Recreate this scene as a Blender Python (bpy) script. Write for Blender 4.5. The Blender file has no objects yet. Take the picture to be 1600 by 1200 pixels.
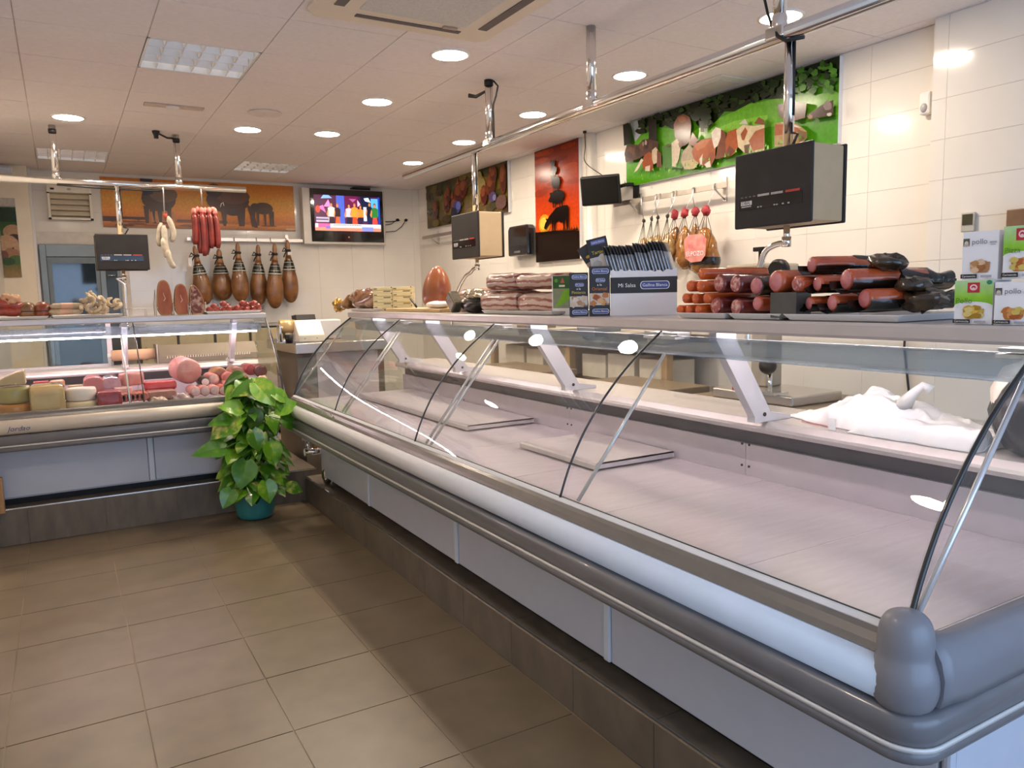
import bpy, bmesh, math, random
from mathutils import Vector, Matrix, noise
random.seed(7)
scene = bpy.context.scene
COL = scene.collection
V = Vector
R = math.radians

# ------------------------------------------------------------------ camera, light, exposure
FPX = 1196.9
CAM = V((0, 0, 1.55))
_yaw, _pit, _rol = R(30.25), R(6.63), R(-1.28)
_f = V((math.sin(_yaw) * math.cos(_pit), math.cos(_yaw) * math.cos(_pit), -math.sin(_pit)))
_r0 = V((math.cos(_yaw), -math.sin(_yaw), 0))
_u0 = _r0.cross(_f)
_r = math.cos(_rol) * _r0 + math.sin(_rol) * _u0
_u = -math.sin(_rol) * _r0 + math.cos(_rol) * _u0
cd = bpy.data.cameras.new('camera')
cam = bpy.data.objects.new('camera', cd)
COL.objects.link(cam)
cd.sensor_fit = 'HORIZONTAL'
cd.sensor_width = 36
cd.lens = FPX * 36 / 1600
cd.clip_start = 0.05
cam.matrix_world = Matrix(((_r.x, _u.x, -_f.x, CAM.x), (_r.y, _u.y, -_f.y, CAM.y), (_r.z, _u.z, -_f.z, CAM.z), (0, 0, 0, 1)))
scene.camera = cam

scene.view_settings.view_transform = 'Standard'
scene.view_settings.look = 'None'
scene.view_settings.gamma = 1
scene.view_settings.use_curve_mapping = False
scene.view_settings.exposure = 0.0
scene.cycles.use_denoising = True
scene.cycles.max_bounces = 14
scene.cycles.transparent_max_bounces = 24
scene.cycles.caustics_reflective = False
scene.cycles.caustics_refractive = False
scene.cycles.sample_clamp_indirect = 8

SPOT_L = 190.0          # radiance of the ceiling downlights
SPOT_C = (1.0, 0.84, 0.67)
TUBE_L = 95.0            # tubes inside the two display counters
TUBE_C = (1.0, 0.74, 0.80)
SKY_L = 3.8             # daylight outside the shop window
w = bpy.data.worlds.new('daylight')
scene.world = w
w.use_nodes = True
w.node_tree.nodes['Background'].inputs[0].default_value = (0.48, 0.68, 1.0, 1)
w.node_tree.nodes['Background'].inputs[1].default_value = SKY_L
pl = bpy.data.lights.new('window_portal', 'AREA')
pl.shape = 'RECTANGLE'
pl.size, pl.size_y = 3.6, 2.2
pl.cycles.is_portal = True
po = bpy.data.objects.new('window_portal', pl)
COL.objects.link(po)
po.location = (1.6, -1.28, 1.45)
po.rotation_euler = (R(90), 0, 0)


def ray(px, py):
    return (px - 800) / FPX * _r - (py - 600) / FPX * _u + _f


def P(px, py, ax, val):
    """the point of the plane ax = val that the photograph shows at this pixel"""
    i = 'XYZ'.index(ax)
    d = ray(px, py)
    return CAM + d * ((val - CAM[i]) / d[i])


# ------------------------------------------------------------------ materials
def lin(c):
    if isinstance(c, str):
        c = c.lstrip('#')
        c = [int(c[i:i + 2], 16) / 255 for i in (0, 2, 4)]
        return tuple(x / 12.92 if x <= .04045 else ((x + .055) / 1.055) ** 2.4 for x in c)
    return tuple(c)


MATS = {}


def mat(name, c=(.8, .8, .8), rough=.5, metal=0., var=.08, scale=12., bump=0., coat=0., c2=None, emit=0., stretch=None, spec=.5, kind='noise', attr=False, thr=None, gain=1.):
    if name in MATS:
        return MATS[name]
    m = bpy.data.materials.new(name)
    m.use_nodes = True
    nt = m.node_tree
    b = nt.nodes['Principled BSDF']
    L = nt.links.new
    c = lin(c)
    b.inputs['Roughness'].default_value = rough
    b.inputs['Metallic'].default_value = metal
    b.inputs['Coat Weight'].default_value = coat
    b.inputs['Coat Roughness'].default_value = .06
    b.inputs['Specular IOR Level'].default_value = spec
    geo = nt.nodes.new('ShaderNodeNewGeometry')
    src = geo.outputs['Position']
    if stretch:
        mp = nt.nodes.new('ShaderNodeMapping')
        mp.inputs['Scale'].default_value = stretch
        L(src, mp.inputs['Vector'])
        src = mp.outputs[0]
    if kind == 'voronoi':
        nz = nt.nodes.new('ShaderNodeTexVoronoi')
        nz.inputs['Scale'].default_value = scale
        fac = nz.outputs['Distance']
    elif kind == 'wave':
        nz = nt.nodes.new('ShaderNodeTexWave')
        nz.inputs['Scale'].default_value = scale
        nz.inputs['Distortion'].default_value = 5
        nz.inputs['Detail'].default_value = 3
        nz.inputs['Detail Scale'].default_value = 1.5
        nz.bands_direction = 'Z'
        fac = nz.outputs['Fac']
    else:
        nz = nt.nodes.new('ShaderNodeTexNoise')
        nz.inputs['Scale'].default_value = scale
        nz.inputs['Detail'].default_value = 4
        fac = nz.outputs['Fac']
    L(src, nz.inputs['Vector'])
    ramp = nt.nodes.new('ShaderNodeValToRGB')
    if thr:
        ramp.color_ramp.elements[0].position, ramp.color_ramp.elements[1].position = thr
    else:
        ramp.color_ramp.elements[0].position, ramp.color_ramp.elements[1].position = .3, .7
    L(fac, ramp.inputs[0])
    if attr:
        at = nt.nodes.new('ShaderNodeAttribute')
        at.attribute_name = 'Col'
        mx = nt.nodes.new('ShaderNodeMix')
        mx.data_type = 'RGBA'
        mx.blend_type = 'MULTIPLY'
        mx.inputs['Factor'].default_value = 1
        ramp.color_ramp.elements[0].color = (gain * (1 - var),) * 3 + (1,)
        ramp.color_ramp.elements[1].color = (gain * (1 + var),) * 3 + (1,)
        L(at.outputs['Color'], mx.inputs[6])
        L(ramp.outputs[0], mx.inputs[7])
        out = mx.outputs[2]
    else:
        if c2 is not None:
            k2 = lin(c2)
            k1 = c
        else:
            k1 = tuple(x * (1 - var) for x in c)
            k2 = tuple(min(1, x * (1 + var)) for x in c)
        ramp.color_ramp.elements[0].color = (*k1, 1)
        ramp.color_ramp.elements[1].color = (*k2, 1)
        out = ramp.outputs[0]
    L(out, b.inputs['Base Color'])
    if emit:
        L(out, b.inputs['Emission Color'])
        b.inputs['Emission Strength'].default_value = emit
    if bump:
        bp = nt.nodes.new('ShaderNodeBump')
        bp.inputs['Strength'].default_value = bump
        bp.inputs['Distance'].default_value = .01
        L(fac, bp.inputs['Height'])
        L(bp.outputs[0], b.inputs['Normal'])
    MATS[name] = m
    return m


def glow(name, c, strength):
    m = bpy.data.materials.new(name)
    m.use_nodes = True
    nt = m.node_tree
    nt.nodes.remove(nt.nodes['Principled BSDF'])
    e = nt.nodes.new('ShaderNodeEmission')
    e.inputs[0].default_value = (*c, 1)
    e.inputs[1].default_value = strength
    nt.links.new(e.outputs[0], nt.nodes['Material Output'].inputs[0])
    MATS[name] = m
    return m


def clear(name, tint, amount=1.0, body=None, rough=0.0, f0=.035, k5=.7):
    """thin clear sheet: what it does not reflect passes straight through; body mixes in some milky diffuse"""
    m = bpy.data.materials.new(name)
    m.use_nodes = True
    nt = m.node_tree
    nt.nodes.remove(nt.nodes['Principled BSDF'])
    L = nt.links.new
    tr = nt.nodes.new('ShaderNodeBsdfTransparent')
    tr.inputs[0].default_value = (*tint, 1)
    gl = nt.nodes.new('ShaderNodeBsdfGlossy')
    gl.inputs['Roughness'].default_value = rough
    lw = nt.nodes.new('ShaderNodeLayerWeight')
    lw.inputs['Blend'].default_value = .5
    pw = nt.nodes.new('ShaderNodeMath')
    pw.operation = 'POWER'
    pw.inputs[1].default_value = 5
    L(lw.outputs['Facing'], pw.inputs[0])
    fr = nt.nodes.new('ShaderNodeMath')
    fr.operation = 'MULTIPLY_ADD'
    fr.inputs[1].default_value = k5
    fr.inputs[2].default_value = f0
    L(pw.outputs[0], fr.inputs[0])
    mx = nt.nodes.new('ShaderNodeMixShader')
    L(fr.outputs[0], mx.inputs[0])
    base = tr.outputs[0]
    if body is not None:
        df = nt.nodes.new('ShaderNodeBsdfDiffuse')
        df.inputs[0].default_value = (*lin(body), 1)
        mb = nt.nodes.new('ShaderNodeMixShader')
        mb.inputs[0].default_value = 1 - amount
        L(tr.outputs[0], mb.inputs[1])
        L(df.outputs[0], mb.inputs[2])
        base = mb.outputs[0]
    L(base, mx.inputs[1])
    L(gl.outputs[0], mx.inputs[2])
    L(mx.outputs[0], nt.nodes['Material Output'].inputs[0])
    MATS[name] = m
    return m


# ------------------------------------------------------------------ mesh builder
class MB:
    def __init__(s, M=None):
        s.v, s.f, s.sm, s.mi, s.col = [], [], [], [], []
        s.M = M

    def add(s, vs, fs, smooth=False, mi=0, col=None):
        o = len(s.v)
        for p in vs:
            p = V(p)
            s.v.append(s.M @ p if s.M else p)
        for f in fs:
            s.f.append([i + o for i in f])
            s.sm.append(smooth)
            s.mi.append(mi)
            s.col.append(col)
        return s

    def box(s, a, b, rz=0., mi=0, col=None):
        """box between corners a and b, turned by rz about its own centre"""
        a, b = V(a), V(b)
        c, h = (a + b) / 2, (b - a) / 2
        rm = Matrix.Rotation(rz, 3, 'Z')
        vs = [c + rm @ V((h.x * x, h.y * y, h.z * z)) for z in (-1, 1) for y in (-1, 1) for x in (-1, 1)]
        return s.add(vs, [(0, 2, 3, 1), (4, 5, 7, 6), (0, 1, 5, 4), (2, 6, 7, 3), (0, 4, 6, 2), (1, 3, 7, 5)], mi=mi, col=col)

    def rings(s, rings, closed=True, caps=True, smooth=True, mi=0, col=None, loop=False):
        n = len(rings[0])
        vs = [p for r in rings for p in r]
        fs = []
        m = len(rings)
        for i in range(m if loop else m - 1):
            j = (i + 1) % m
            for k in range(n if closed else n - 1):
                l = (k + 1) % n
                fs.append((i * n + k, i * n + l, j * n + l, j * n + k))
        s.add(vs, fs, smooth, mi, col)
        if caps and closed and not loop:
            s.add(rings[0], [tuple(range(n))], False, mi, col)
            s.add(rings[-1], [tuple(range(n))], False, mi, col)
        return s

    def lathe(s, prof, c, axis=(0, 0, 1), n=16, smooth=True, mi=0, caps=True, sx=1., sy=1., up=None):
        """profile of (radius, height) turned about axis through c"""
        a = V(axis).normalized()
        t = V(up) if up is not None else (V((1, 0, 0)) if abs(a.x) < .8 else V((0, 1, 0)))
        e1 = (t - a * t.dot(a)).normalized()
        e2 = a.cross(e1)
        c = V(c)
        rs = [[c + a * h + e1 * (r * sx * math.cos(2 * math.pi * k / n)) + e2 * (r * sy * math.sin(2 * math.pi * k / n)) for k in range(n)] for r, h in prof]
        return s.rings(rs, True, caps, smooth, mi)

    def cyl(s, p0, p1, r, n=12, mi=0, r1=None, smooth=True):
        p0, p1 = V(p0), V(p1)
        d = p1 - p0
        return s.lathe([(r, 0), (r if r1 is None else r1, d.length)], p0, d, n, smooth, mi)

    def tube(s, pts, r, n=8, mi=0, loop=False, smooth=True):
        pts = [V(p) for p in pts]
        rs = []
        m = len(pts)
        nrm = None
        for i, p in enumerate(pts):
            t = (pts[(i + 1) % m] - pts[i - 1]) if loop else (pts[min(i + 1, m - 1)] - pts[max(i - 1, 0)])
            t.normalize()
            if nrm is None:
                nrm = t.orthogonal().normalized()
            nrm = (nrm - t * nrm.dot(t)).normalized()
            b = t.cross(nrm)
            rr = r[i] if isinstance(r, (list, tuple)) else r
            rs.append([p + nrm * (rr * math.cos(2 * math.pi * k / n)) + b * (rr * math.sin(2 * math.pi * k / n)) for k in range(n)])
        return s.rings(rs, True, True, smooth, mi, loop=loop)

    def ell(s, c, rad, rot=None, nu=14, nv=9, mi=0, jit=0., fn=None, freq=6.):
        c = V(c)
        rot = rot or Matrix.Identity(3)
        rs = []
        for i in range(nv + 1):
            th = math.pi * (i / nv * .96 + .02)
            row = []
            for k in range(nu):
                ph = 2 * math.pi * k / nu
                d = V((math.sin(th) * math.cos(ph), math.sin(th) * math.sin(ph), math.cos(th)))
                q = V((d.x * rad[0], d.y * rad[1], d.z * rad[2]))
                if jit:
                    q *= 1 + jit * noise.noise(d * freq * .5 + c * 7)
                if fn:
                    q = fn(q)
                row.append(c + rot @ q)
            rs.append(row)
        return s.rings(rs, True, True, True, mi)

    def prism(s, poly, fn, t0, t1, mi=0, col=None, smooth=False):
        """outline poly (a, b) pushed from t0 to t1; fn(a, b, t) gives the point"""
        n = len(poly)
        lo = [fn(a, b, t0) for a, b in poly]
        hi = [fn(a, b, t1) for a, b in poly]
        s.add(lo + hi, [(i, (i + 1) % n, n + (i + 1) % n, n + i) for i in range(n)], smooth, mi, col)
        s.add(lo, [tuple(range(n))], False, mi, col)
        s.add(hi, [tuple(range(n))], False, mi, col)
        return s

    def mesh(s, name, mats, org, recalc=True):
        me = bpy.data.meshes.new(name)
        me.from_pydata([tuple(p - org) for p in s.v], [], s.f)
        me.polygons.foreach_set('use_smooth', s.sm)
        me.polygons.foreach_set('material_index', s.mi)
        for m in (mats if isinstance(mats, (list, tuple)) else [mats]):
            me.materials.append(m)
        if any(c is not None for c in s.col):
            at = me.color_attributes.new('Col', 'FLOAT_COLOR', 'CORNER')
            buf = []
            for f, c in zip(s.f, s.col):
                buf += list((*(c or (1, 1, 1)), 1.0)) * len(f)
            at.data.foreach_set('color', buf)
        if recalc:
            bm = bmesh.new()
            bm.from_mesh(me)
            bmesh.ops.remove_doubles(bm, verts=bm.verts, dist=1e-5)
            bmesh.ops.recalc_face_normals(bm, faces=bm.faces)
            bm.to_mesh(me)
            bm.free()
        return me


ORG = {}


def tag(o, label=None, cat=None, group=None, kind=None):
    if label:
        o['label'] = label
    if cat:
        o['category'] = cat
    if group:
        o['group'] = group
    if kind:
        o['kind'] = kind
    return o


def root(name, label, cat, loc, group=None):
    o = bpy.data.objects.new(name, None)
    o.empty_display_size = .05
    o.location = V(loc)
    COL.objects.link(o)
    ORG[o] = V(loc)
    return tag(o, label, cat, group)


def part(name, parent, mb, mats, label=None, kind=None, bevel=0., recalc=True):
    org = ORG[parent]
    o = bpy.data.objects.new(name, mb.mesh(name, mats, org, recalc))
    COL.objects.link(o)
    o.parent = parent
    ORG[o] = org
    if bevel:
        bv(o, bevel)
    return tag(o, label, kind=kind)


def bv(o, wdt):
    b = o.modifiers.new('bevel', 'BEVEL')
    b.width = wdt
    b.segments = 2
    b.limit_method = 'ANGLE'
    b.angle_limit = R(40)


def one(name, label, cat, mb, mats, group=None, bevel=0., kind=None, recalc=True):
    xs = [p.x for p in mb.v]
    ys = [p.y for p in mb.v]
    org = V(((min(xs) + max(xs)) / 2, (min(ys) + max(ys)) / 2, min(p.z for p in mb.v)))
    o = bpy.data.objects.new(name, mb.mesh(name, mats, org, recalc))
    o.location = org
    COL.objects.link(o)
    ORG[o] = org
    if bevel:
        bv(o, bevel)
    return tag(o, label, cat, group, kind)


def struct(name, mb, mats, bevel=0.):
    o = one(name, None, None, mb, mats, kind='structure', bevel=bevel)
    return o


def piece(name, parent, me, loc, mats=None):
    """one of many alike pieces that share the mesh me"""
    o = bpy.data.objects.new(name, me)
    o.location = V(loc) - ORG[parent]
    o.parent = parent
    COL.objects.link(o)
    ORG[o] = V(loc)
    return o


def dup(o, off, label=None, group=None, parent=None, rz=0.):
    c = o.copy()
    COL.objects.link(c)
    if parent is not None:
        c.parent = parent
    else:
        c.location = o.location + V(off)
        c.rotation_euler.z += rz
        if label:
            c['label'] = label
        if group:
            c['group'] = group
    for ch in o.children:
        dup(ch, off, parent=c)
    return c


def text(body, parent, pos, right, up, width=None, size=.05, m=None, name='lettering', lift=.0008, shear=0., align='CENTER'):
    """flat lettering centred on pos, reading along right; width fits it to a length"""
    cu = bpy.data.curves.new('txt', 'FONT')
    cu.body = body
    cu.size = 1
    cu.shear = shear
    cu.align_x = align
    cu.align_y = 'CENTER'
    cu.resolution_u = 2
    to = bpy.data.objects.new('txt', cu)
    COL.objects.link(to)
    dg = bpy.context.evaluated_depsgraph_get()
    me = bpy.data.meshes.new_from_object(to.evaluated_get(dg))
    bpy.data.objects.remove(to)
    bpy.data.curves.remove(cu)
    xs = [p.co.x for p in me.vertices]
    k = size
    if width:
        k = width / (max(xs) - min(xs))
    right, up = V(right).normalized(), V(up).normalized()
    nrm = right.cross(up)
    org = ORG[parent]
    for p in me.vertices:
        q = V(pos) + right * (p.co.x * k) + up * (p.co.y * (size if width and size > 1e-6 and False else k)) + nrm * lift
        p.co = q - org
    me.materials.clear()
    me.materials.append(m)
    me.name = name
    o = bpy.data.objects.new(name, me)
    COL.objects.link(o)
    o.parent = parent
    ORG[o] = org
    return o


def pick(seq):
    return seq[random.randrange(len(seq))]


# ---- flat print: coloured polygons on a panel; o = lower corner, r / u = unit vectors, size wd x ht, s and t in 0..1
class Print:
    def __init__(s, o, r, u, wd, ht, step=.00025):
        s.o, s.r, s.u, s.w, s.h = V(o), V(r), V(u), wd, ht
        s.n = s.r.cross(s.u)
        s.mb = MB()
        s.k = 1
        s.step = step

    def pt(s, a, b):
        a, b = min(max(a, 0), 1), min(max(b, 0), 1)
        return s.o + s.r * (a * s.w) + s.u * (b * s.h) + s.n * (s.k * s.step)

    def poly(s, pts, c):
        s.mb.add([s.pt(a, b) for a, b in pts], [tuple(range(len(pts)))], col=lin(c))
        s.k += 1
        return s

    def rect(s, a0, b0, a1, b1, c):
        return s.poly([(a0, b0), (a1, b0), (a1, b1), (a0, b1)], c)

    def ell(s, a, b, ra, rb, c, rot=0., n=14, jit=0.):
        pts = []
        for k in range(n):
            t = 2 * math.pi * k / n
            j = 1 + jit * math.sin(k * 2.7 + a * 40)
            x, y = ra * math.cos(t) * j, rb * math.sin(t) * j
            asp = s.h / s.w
            pts.append((a + x * math.cos(rot) - y * math.sin(rot) * asp, b + x * math.sin(rot) / asp + y * math.cos(rot)))
        return s.poly(pts, c)

    def grad(s, rows, a0=0., a1=1.):
        """horizontal bands of colour from bottom to top: (t, colour)"""
        for (t0, c0), (t1, c1) in zip(rows, rows[1:]):
            c0, c1 = lin(c0), lin(c1)
            for k in range(5):
                f0, f1 = k / 5, (k + 1) / 5
                c = tuple(x + (y - x) * (k + .5) / 5 for x, y in zip(c0, c1))
                s.mb.add([s.pt(a0, t0 + (t1 - t0) * f0), s.pt(a1, t0 + (t1 - t0) * f0), s.pt(a1, t0 + (t1 - t0) * f1), s.pt(a0, t0 + (t1 - t0) * f1)], [(0, 1, 2, 3)], col=c)
        s.k += 1
        return s

    def put(s, parent, m, name='print'):
        return part(name, parent, s.mb, m, recalc=False)

# ------------------------------------------------------------------ shared materials
M_wall = mat('wall plaster', (.80, .76, .70), .35, var=.03, scale=3)
M_tile = mat('glazed white tile', (.84, .80, .73), .12, var=.03, scale=2.5, coat=.3)
M_grout = mat('tile grout', (.74, .69, .62), .7)
M_ceil = mat('ceiling tile', (.88, .82, .81), .75, var=.03, scale=40, bump=.08)
M_tbar = mat('ceiling grid', (.66, .59, .55), .6)
M_floor = mat('brown porcelain', (.185, .137, .082), .33, var=.13, scale=6, bump=.03, spec=.6)
M_fgrout = mat('floor grout', (.30, .235, .165), .8, var=.3, scale=2)
M_plinth = mat('dark porcelain', (.15, .122, .092), .38, var=.2, scale=6, stretch=(3, 1.5, 1))
M_chrome = mat('chrome', (.82, .80, .78), .12, 1, var=.03)
M_steel = mat('brushed steel', (.62, .58, .55), .28, 1, var=.08, scale=30, stretch=(1, 14, 14))
M_steeld = mat('dull steel', (.50, .45, .40), .38, 1, var=.1, scale=20)
M_white = mat('white lacquer', (.80, .80, .82), .3, var=.02)
M_whitep = mat('white plastic', (.82, .80, .78), .35, var=.03)
M_cream = mat('cream plastic', (.86, .79, .66), .4, var=.04)
M_black = mat('black plastic', (.016, .015, .015), .4, var=.2, spec=.25)
M_blackg = mat('gloss black', (.010, .010, .011), .08, var=.2, coat=.6)
M_cable = mat('black cable', (.012, .012, .012), .5)
M_dark = mat('charcoal paint', (.034, .031, .030), .5, var=.12, spec=.2)
M_print = mat('printed ink', rough=.3, attr=True, var=.08, scale=60, gain=.9)
M_post = mat('poster print', rough=.22, attr=True, var=.14, scale=40, gain=.72, spec=.3)
M_printm = mat('matt printed ink', rough=.5, attr=True, var=.06, scale=60)
M_txtw = mat('white ink', (.9, .9, .9), .4, var=.01)
M_txtk = mat('black ink', (.02, .02, .025), .4, var=.05)

# ------------------------------------------------------------------ room shell
XL, XR, YB, YF, ZC = -.47, 4.22, 9.60, -1.30, 2.96
floor = struct('floor', MB().box((XL - .1, YF - .1, -.12), (XR + .1, YB + .1, -.003)), M_fgrout)
xl = [XL, -.29, .16, .61, 1.06, 1.525]
yl = [5.83] + [5.82 - .45 * k for k in range(1, 16)]
cache = {}
for i in range(5):
    for j in range(15):
        wx, wy = xl[i + 1] - xl[i] - .005, yl[j] - yl[j + 1] - .005
        k = (round(wx, 3), round(wy, 3))
        if k not in cache:
            cache[k] = MB().box((-wx / 2, -wy / 2, -.0055), (wx / 2, wy / 2, 0)).mesh('floor_tile', M_floor, V((0, 0, 0)))
        piece('floor_tile', floor, cache[k], ((xl[i] + xl[i + 1]) / 2, (yl[j] + yl[j + 1]) / 2, random.uniform(-.0006, .0004)))
# the service floor behind the counters
cache['s'] = MB().box((-.2225, -.2225, -.0055), (.2225, .2225, 0)).mesh('floor_tile', M_floor, V((0, 0, 0)))
for i in range(4):
    for j in range(20):
        piece('floor_tile', floor, cache['s'], (2.62 + .45 * i, 9.37 - .45 * j, 0))

holes = {(0, 0), (-1, 6), (2, 6)}
mb = MB()
gx = [XL - .1] + [.51 + .6 * i for i in range(-1, 7)] + [XR + .1]
gy = [YF - .1] + [4.66 + .6 * j for j in range(-9, 9)] + [YB + .1]
for i, (a, b) in enumerate(zip(gx, gx[1:])):
    for j, (c_, d_) in enumerate(zip(gy, gy[1:])):
        if (i - 2, j - 10) not in holes:
            mb.add([(a, c_, ZC + .006), (b, c_, ZC + .006), (b, d_, ZC + .006), (a, d_, ZC + .006)], [(0, 1, 2, 3)])
mb.add([(gx[0], gy[0], ZC + .12), (gx[-1], gy[0], ZC + .12), (gx[-1], gy[-1], ZC + .12), (gx[0], gy[-1], ZC + .12)], [(0, 1, 2, 3)])
for p_, q_ in (((0, 0), (-1, 0)), ((-1, 0), (-1, -1)), ((-1, -1), (0, -1)), ((0, -1), (0, 0))):
    mb.add([(gx[p_[0]], gy[p_[1]], ZC + .006), (gx[q_[0]], gy[q_[1]], ZC + .006), (gx[q_[0]], gy[q_[1]], ZC + .12), (gx[p_[0]], gy[p_[1]], ZC + .12)], [(0, 1, 2, 3)])
ceiling = struct('ceiling', mb, M_tbar)
fix_cells = [(0, 0), (-1, 6), (2, 6)]
xc = lambda i: .51 + .6 * i
yc = lambda j: 4.66 + .6 * j
for i in range(-2, 7):
    for j in range(-10, 9):
        if (i, j) in holes:
            continue
        x0, x1 = max(xc(i), XL), min(xc(i + 1), XR)
        y0, y1 = max(yc(j), YF), min(yc(j + 1), YB)
        if x1 - x0 < .03 or y1 - y0 < .03:
            continue
        k = ('c', round(x1 - x0, 3), round(y1 - y0, 3))
        if k not in cache:
            a, b = (x1 - x0) / 2 - .003, (y1 - y0) / 2 - .003
            cache[k] = MB().box((-a, -b, 0), (a, b, .008)).mesh('ceiling_tile', M_ceil, V((0, 0, 0)))
        piece('ceiling_tile', ceiling, cache[k], ((x0 + x1) / 2, (y0 + y1) / 2, ZC + random.uniform(0, .0012)))

wall_left = struct('wall_left', MB().box((XL - .12, YF, 0), (XL, YB, ZC + .006)), M_wall)
wall_right = struct('wall_right', MB().box((XR + .004, YF, 0), (XR + .14, YB + .14, ZC + .006)), M_grout)
wall_back = struct('wall_back', MB().box((XL - .12, YB + .004, 0), (XR + .004, YB + .14, ZC + .006)), M_grout)
mb = MB()
mb.box((XL - .12, YF - .12, 0), (-.25, YF, ZC + .006)).box((3.45, YF - .12, 0), (XR + .14, YF, ZC + .006))
mb.box((-.25, YF - .12, 2.55), (3.45, YF, ZC + .006)).box((-.25, YF - .12, 0), (3.45, YF, .35))
wall_front = struct('wall_front', mb, M_wall)
mb = MB()
for x in (-.22, .98, 2.2, 3.42):
    mb.box((x - .03, YF - .09, .35), (x + .03, YF - .03, 2.55))
mb.box((-.25, YF - .09, .35), (3.45, YF - .03, .41)).box((-.25, YF - .09, 2.49), (3.45, YF - .03, 2.55))
struct('window_1', mb, mat('grey aluminium', (.35, .36, .38), .4, .6))

TH, TW = .212, .43


def wall_tiles(parent, fn, u0, u1, z0, cut=()):
    """glazed tiles proud of the grout; fn(u, z) gives the piece position"""
    k = 0
    z = ZC
    while z > z0:
        zb = z - TH
        u = u0
        while u < u1 - .02:
            ue = min(u + TW, u1)
            if not any(a < (u + ue) / 2 < b and c < (z + zb) / 2 < d for a, b, c, d in cut):
                fn(parent, u, ue, zb, z)
            u = ue
        z = zb
    return k


def tile_x(parent, u0, u1, z0, z1):
    key = (parent.name, round(u1 - u0, 3))
    a, h = (u1 - u0) / 2 - .0009, (z1 - z0) / 2 - .0009
    if key not in cache:
        cache[key] = MB().box((0, -a, -h), (.006, a, h)).mesh('wall_tile', M_tile, V((0, 0, 0)))
    piece('wall_tile', parent, cache[key], (ORG[parent].x + TX[parent.name], (u0 + u1) / 2, (z0 + z1) / 2))


def tile_y(parent, u0, u1, z0, z1):
    key = (parent.name, round(u1 - u0, 3))
    a, h = (u1 - u0) / 2 - .0009, (z1 - z0) / 2 - .0009
    if key not in cache:
        cache[key] = MB().box((-a, 0, -h), (a, .006, h)).mesh('wall_tile', M_tile, V((0, 0, 0)))
    piece('wall_tile', parent, cache[key], ((u0 + u1) / 2, YB, (z0 + z1) / 2))


TX = {'wall_right': XR - ORG[wall_right].x}
wall_tiles(wall_right, tile_x, 2.53, YB, .62)
wall_tiles(wall_back, tile_y, -.17, XR, .62, cut=[(-.18, .63, 0, 2.24)])
# the wall steps forward near the shop front
wall_near = struct('wall_near', MB().box((4.134, .3, 0), (XR + .003, 2.53, ZC)), M_grout)
TX['wall_near'] = 4.13 - ORG[wall_near].x
wall_tiles(wall_near, tile_x, 1.16, 2.53, .9)
mb = MB()
mb.lathe([(.05, .0), (.05, ZC)], (4.13, 1.10, 0), n=20)
struct('trim_1', mb, M_tile)
# rounded pipe casing between the two pictures
mb = MB()
mb.lathe([(.055, 0), (.055, ZC - .002)], (4.205, 5.70, 0), n=20)
struct('trim_2', mb, M_tile)
# pier that carries the far-left picture
mb = MB().box((XL, 9.35, 0), (-.19, YB, ZC))
struct('trim_3', mb, mat('cream paint', (.84, .74, .56), .4, var=.03))
mb = MB().box((-.19, 9.50, 0), (-.165, YB, ZC))
struct('trim_4', mb, M_whitep)
# timber stop at the end of the corner counter
mb = MB().box((XL, 5.74, .24), (-.405, 5.80, .47))
struct('trim_5', mb, mat('varnished wood', (.45, .24, .10), .4, var=.25, scale=8, stretch=(8, 8, 1)), bevel=.004)
mb = MB().box((XL, 4.2, 0), (XL + .012, 5.82, .22))
struct('baseboard_left', mb, M_whitep, bevel=.003)


def plinth(name, a, b, front):
    a, b = V(a), V(b)
    o = struct(name, MB().box(a + V((.006, .006, 0)), b - V((0, 0, .005))), M_fgrout)
    if front == 'X':
        ys = [y for y in [5.82 - .45 * k for k in range(0, 12)] if a.y < y < b.y]
        ys = [b.y] + ys + [a.y]
        for y1, y0 in zip(ys, ys[1:]):
            if y1 - y0 < .03:
                continue
            part('plinth_tile', o, MB().box((a.x, y0 + .0015, .002), (a.x + .008, y1 - .0015, b.z - .006)), M_plinth)
            part('plinth_tile', o, MB().box((a.x + .011, y0 + .0015, b.z - .006), (a.x + .42, y1 - .0015, b.z)), M_plinth)
        part('edge_strip', o, MB().box((a.x - .002, a.y, b.z - .007), (a.x + .010, b.y, b.z + .002)), M_chrome, label='chrome edge strip')
    else:
        xs = [a.x, -.29, .16, .61, 1.06, b.x]
        for x0, x1 in zip(xs, xs[1:]):
            part('plinth_tile', o, MB().box((x0 + .0015, a.y, .002), (x1 - .0015, a.y + .008, b.z - .006)), M_plinth)
            part('plinth_tile', o, MB().box((x0 + .0015, a.y + .011, b.z - .006), (x1 - .0015, a.y + .42, b.z)), M_plinth)
        part('edge_strip', o, MB().box((a.x, a.y - .002, b.z - .007), (b.x, a.y + .010, b.z + .002)), M_chrome, label='chrome edge strip')
    return o


plinth('trim_6', (1.527, .92, 0), (2.50, 5.826, .195), 'X')
plinth('trim_7', (XL, 5.83, 0), (1.62, 6.70, .245), 'Y')

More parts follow.
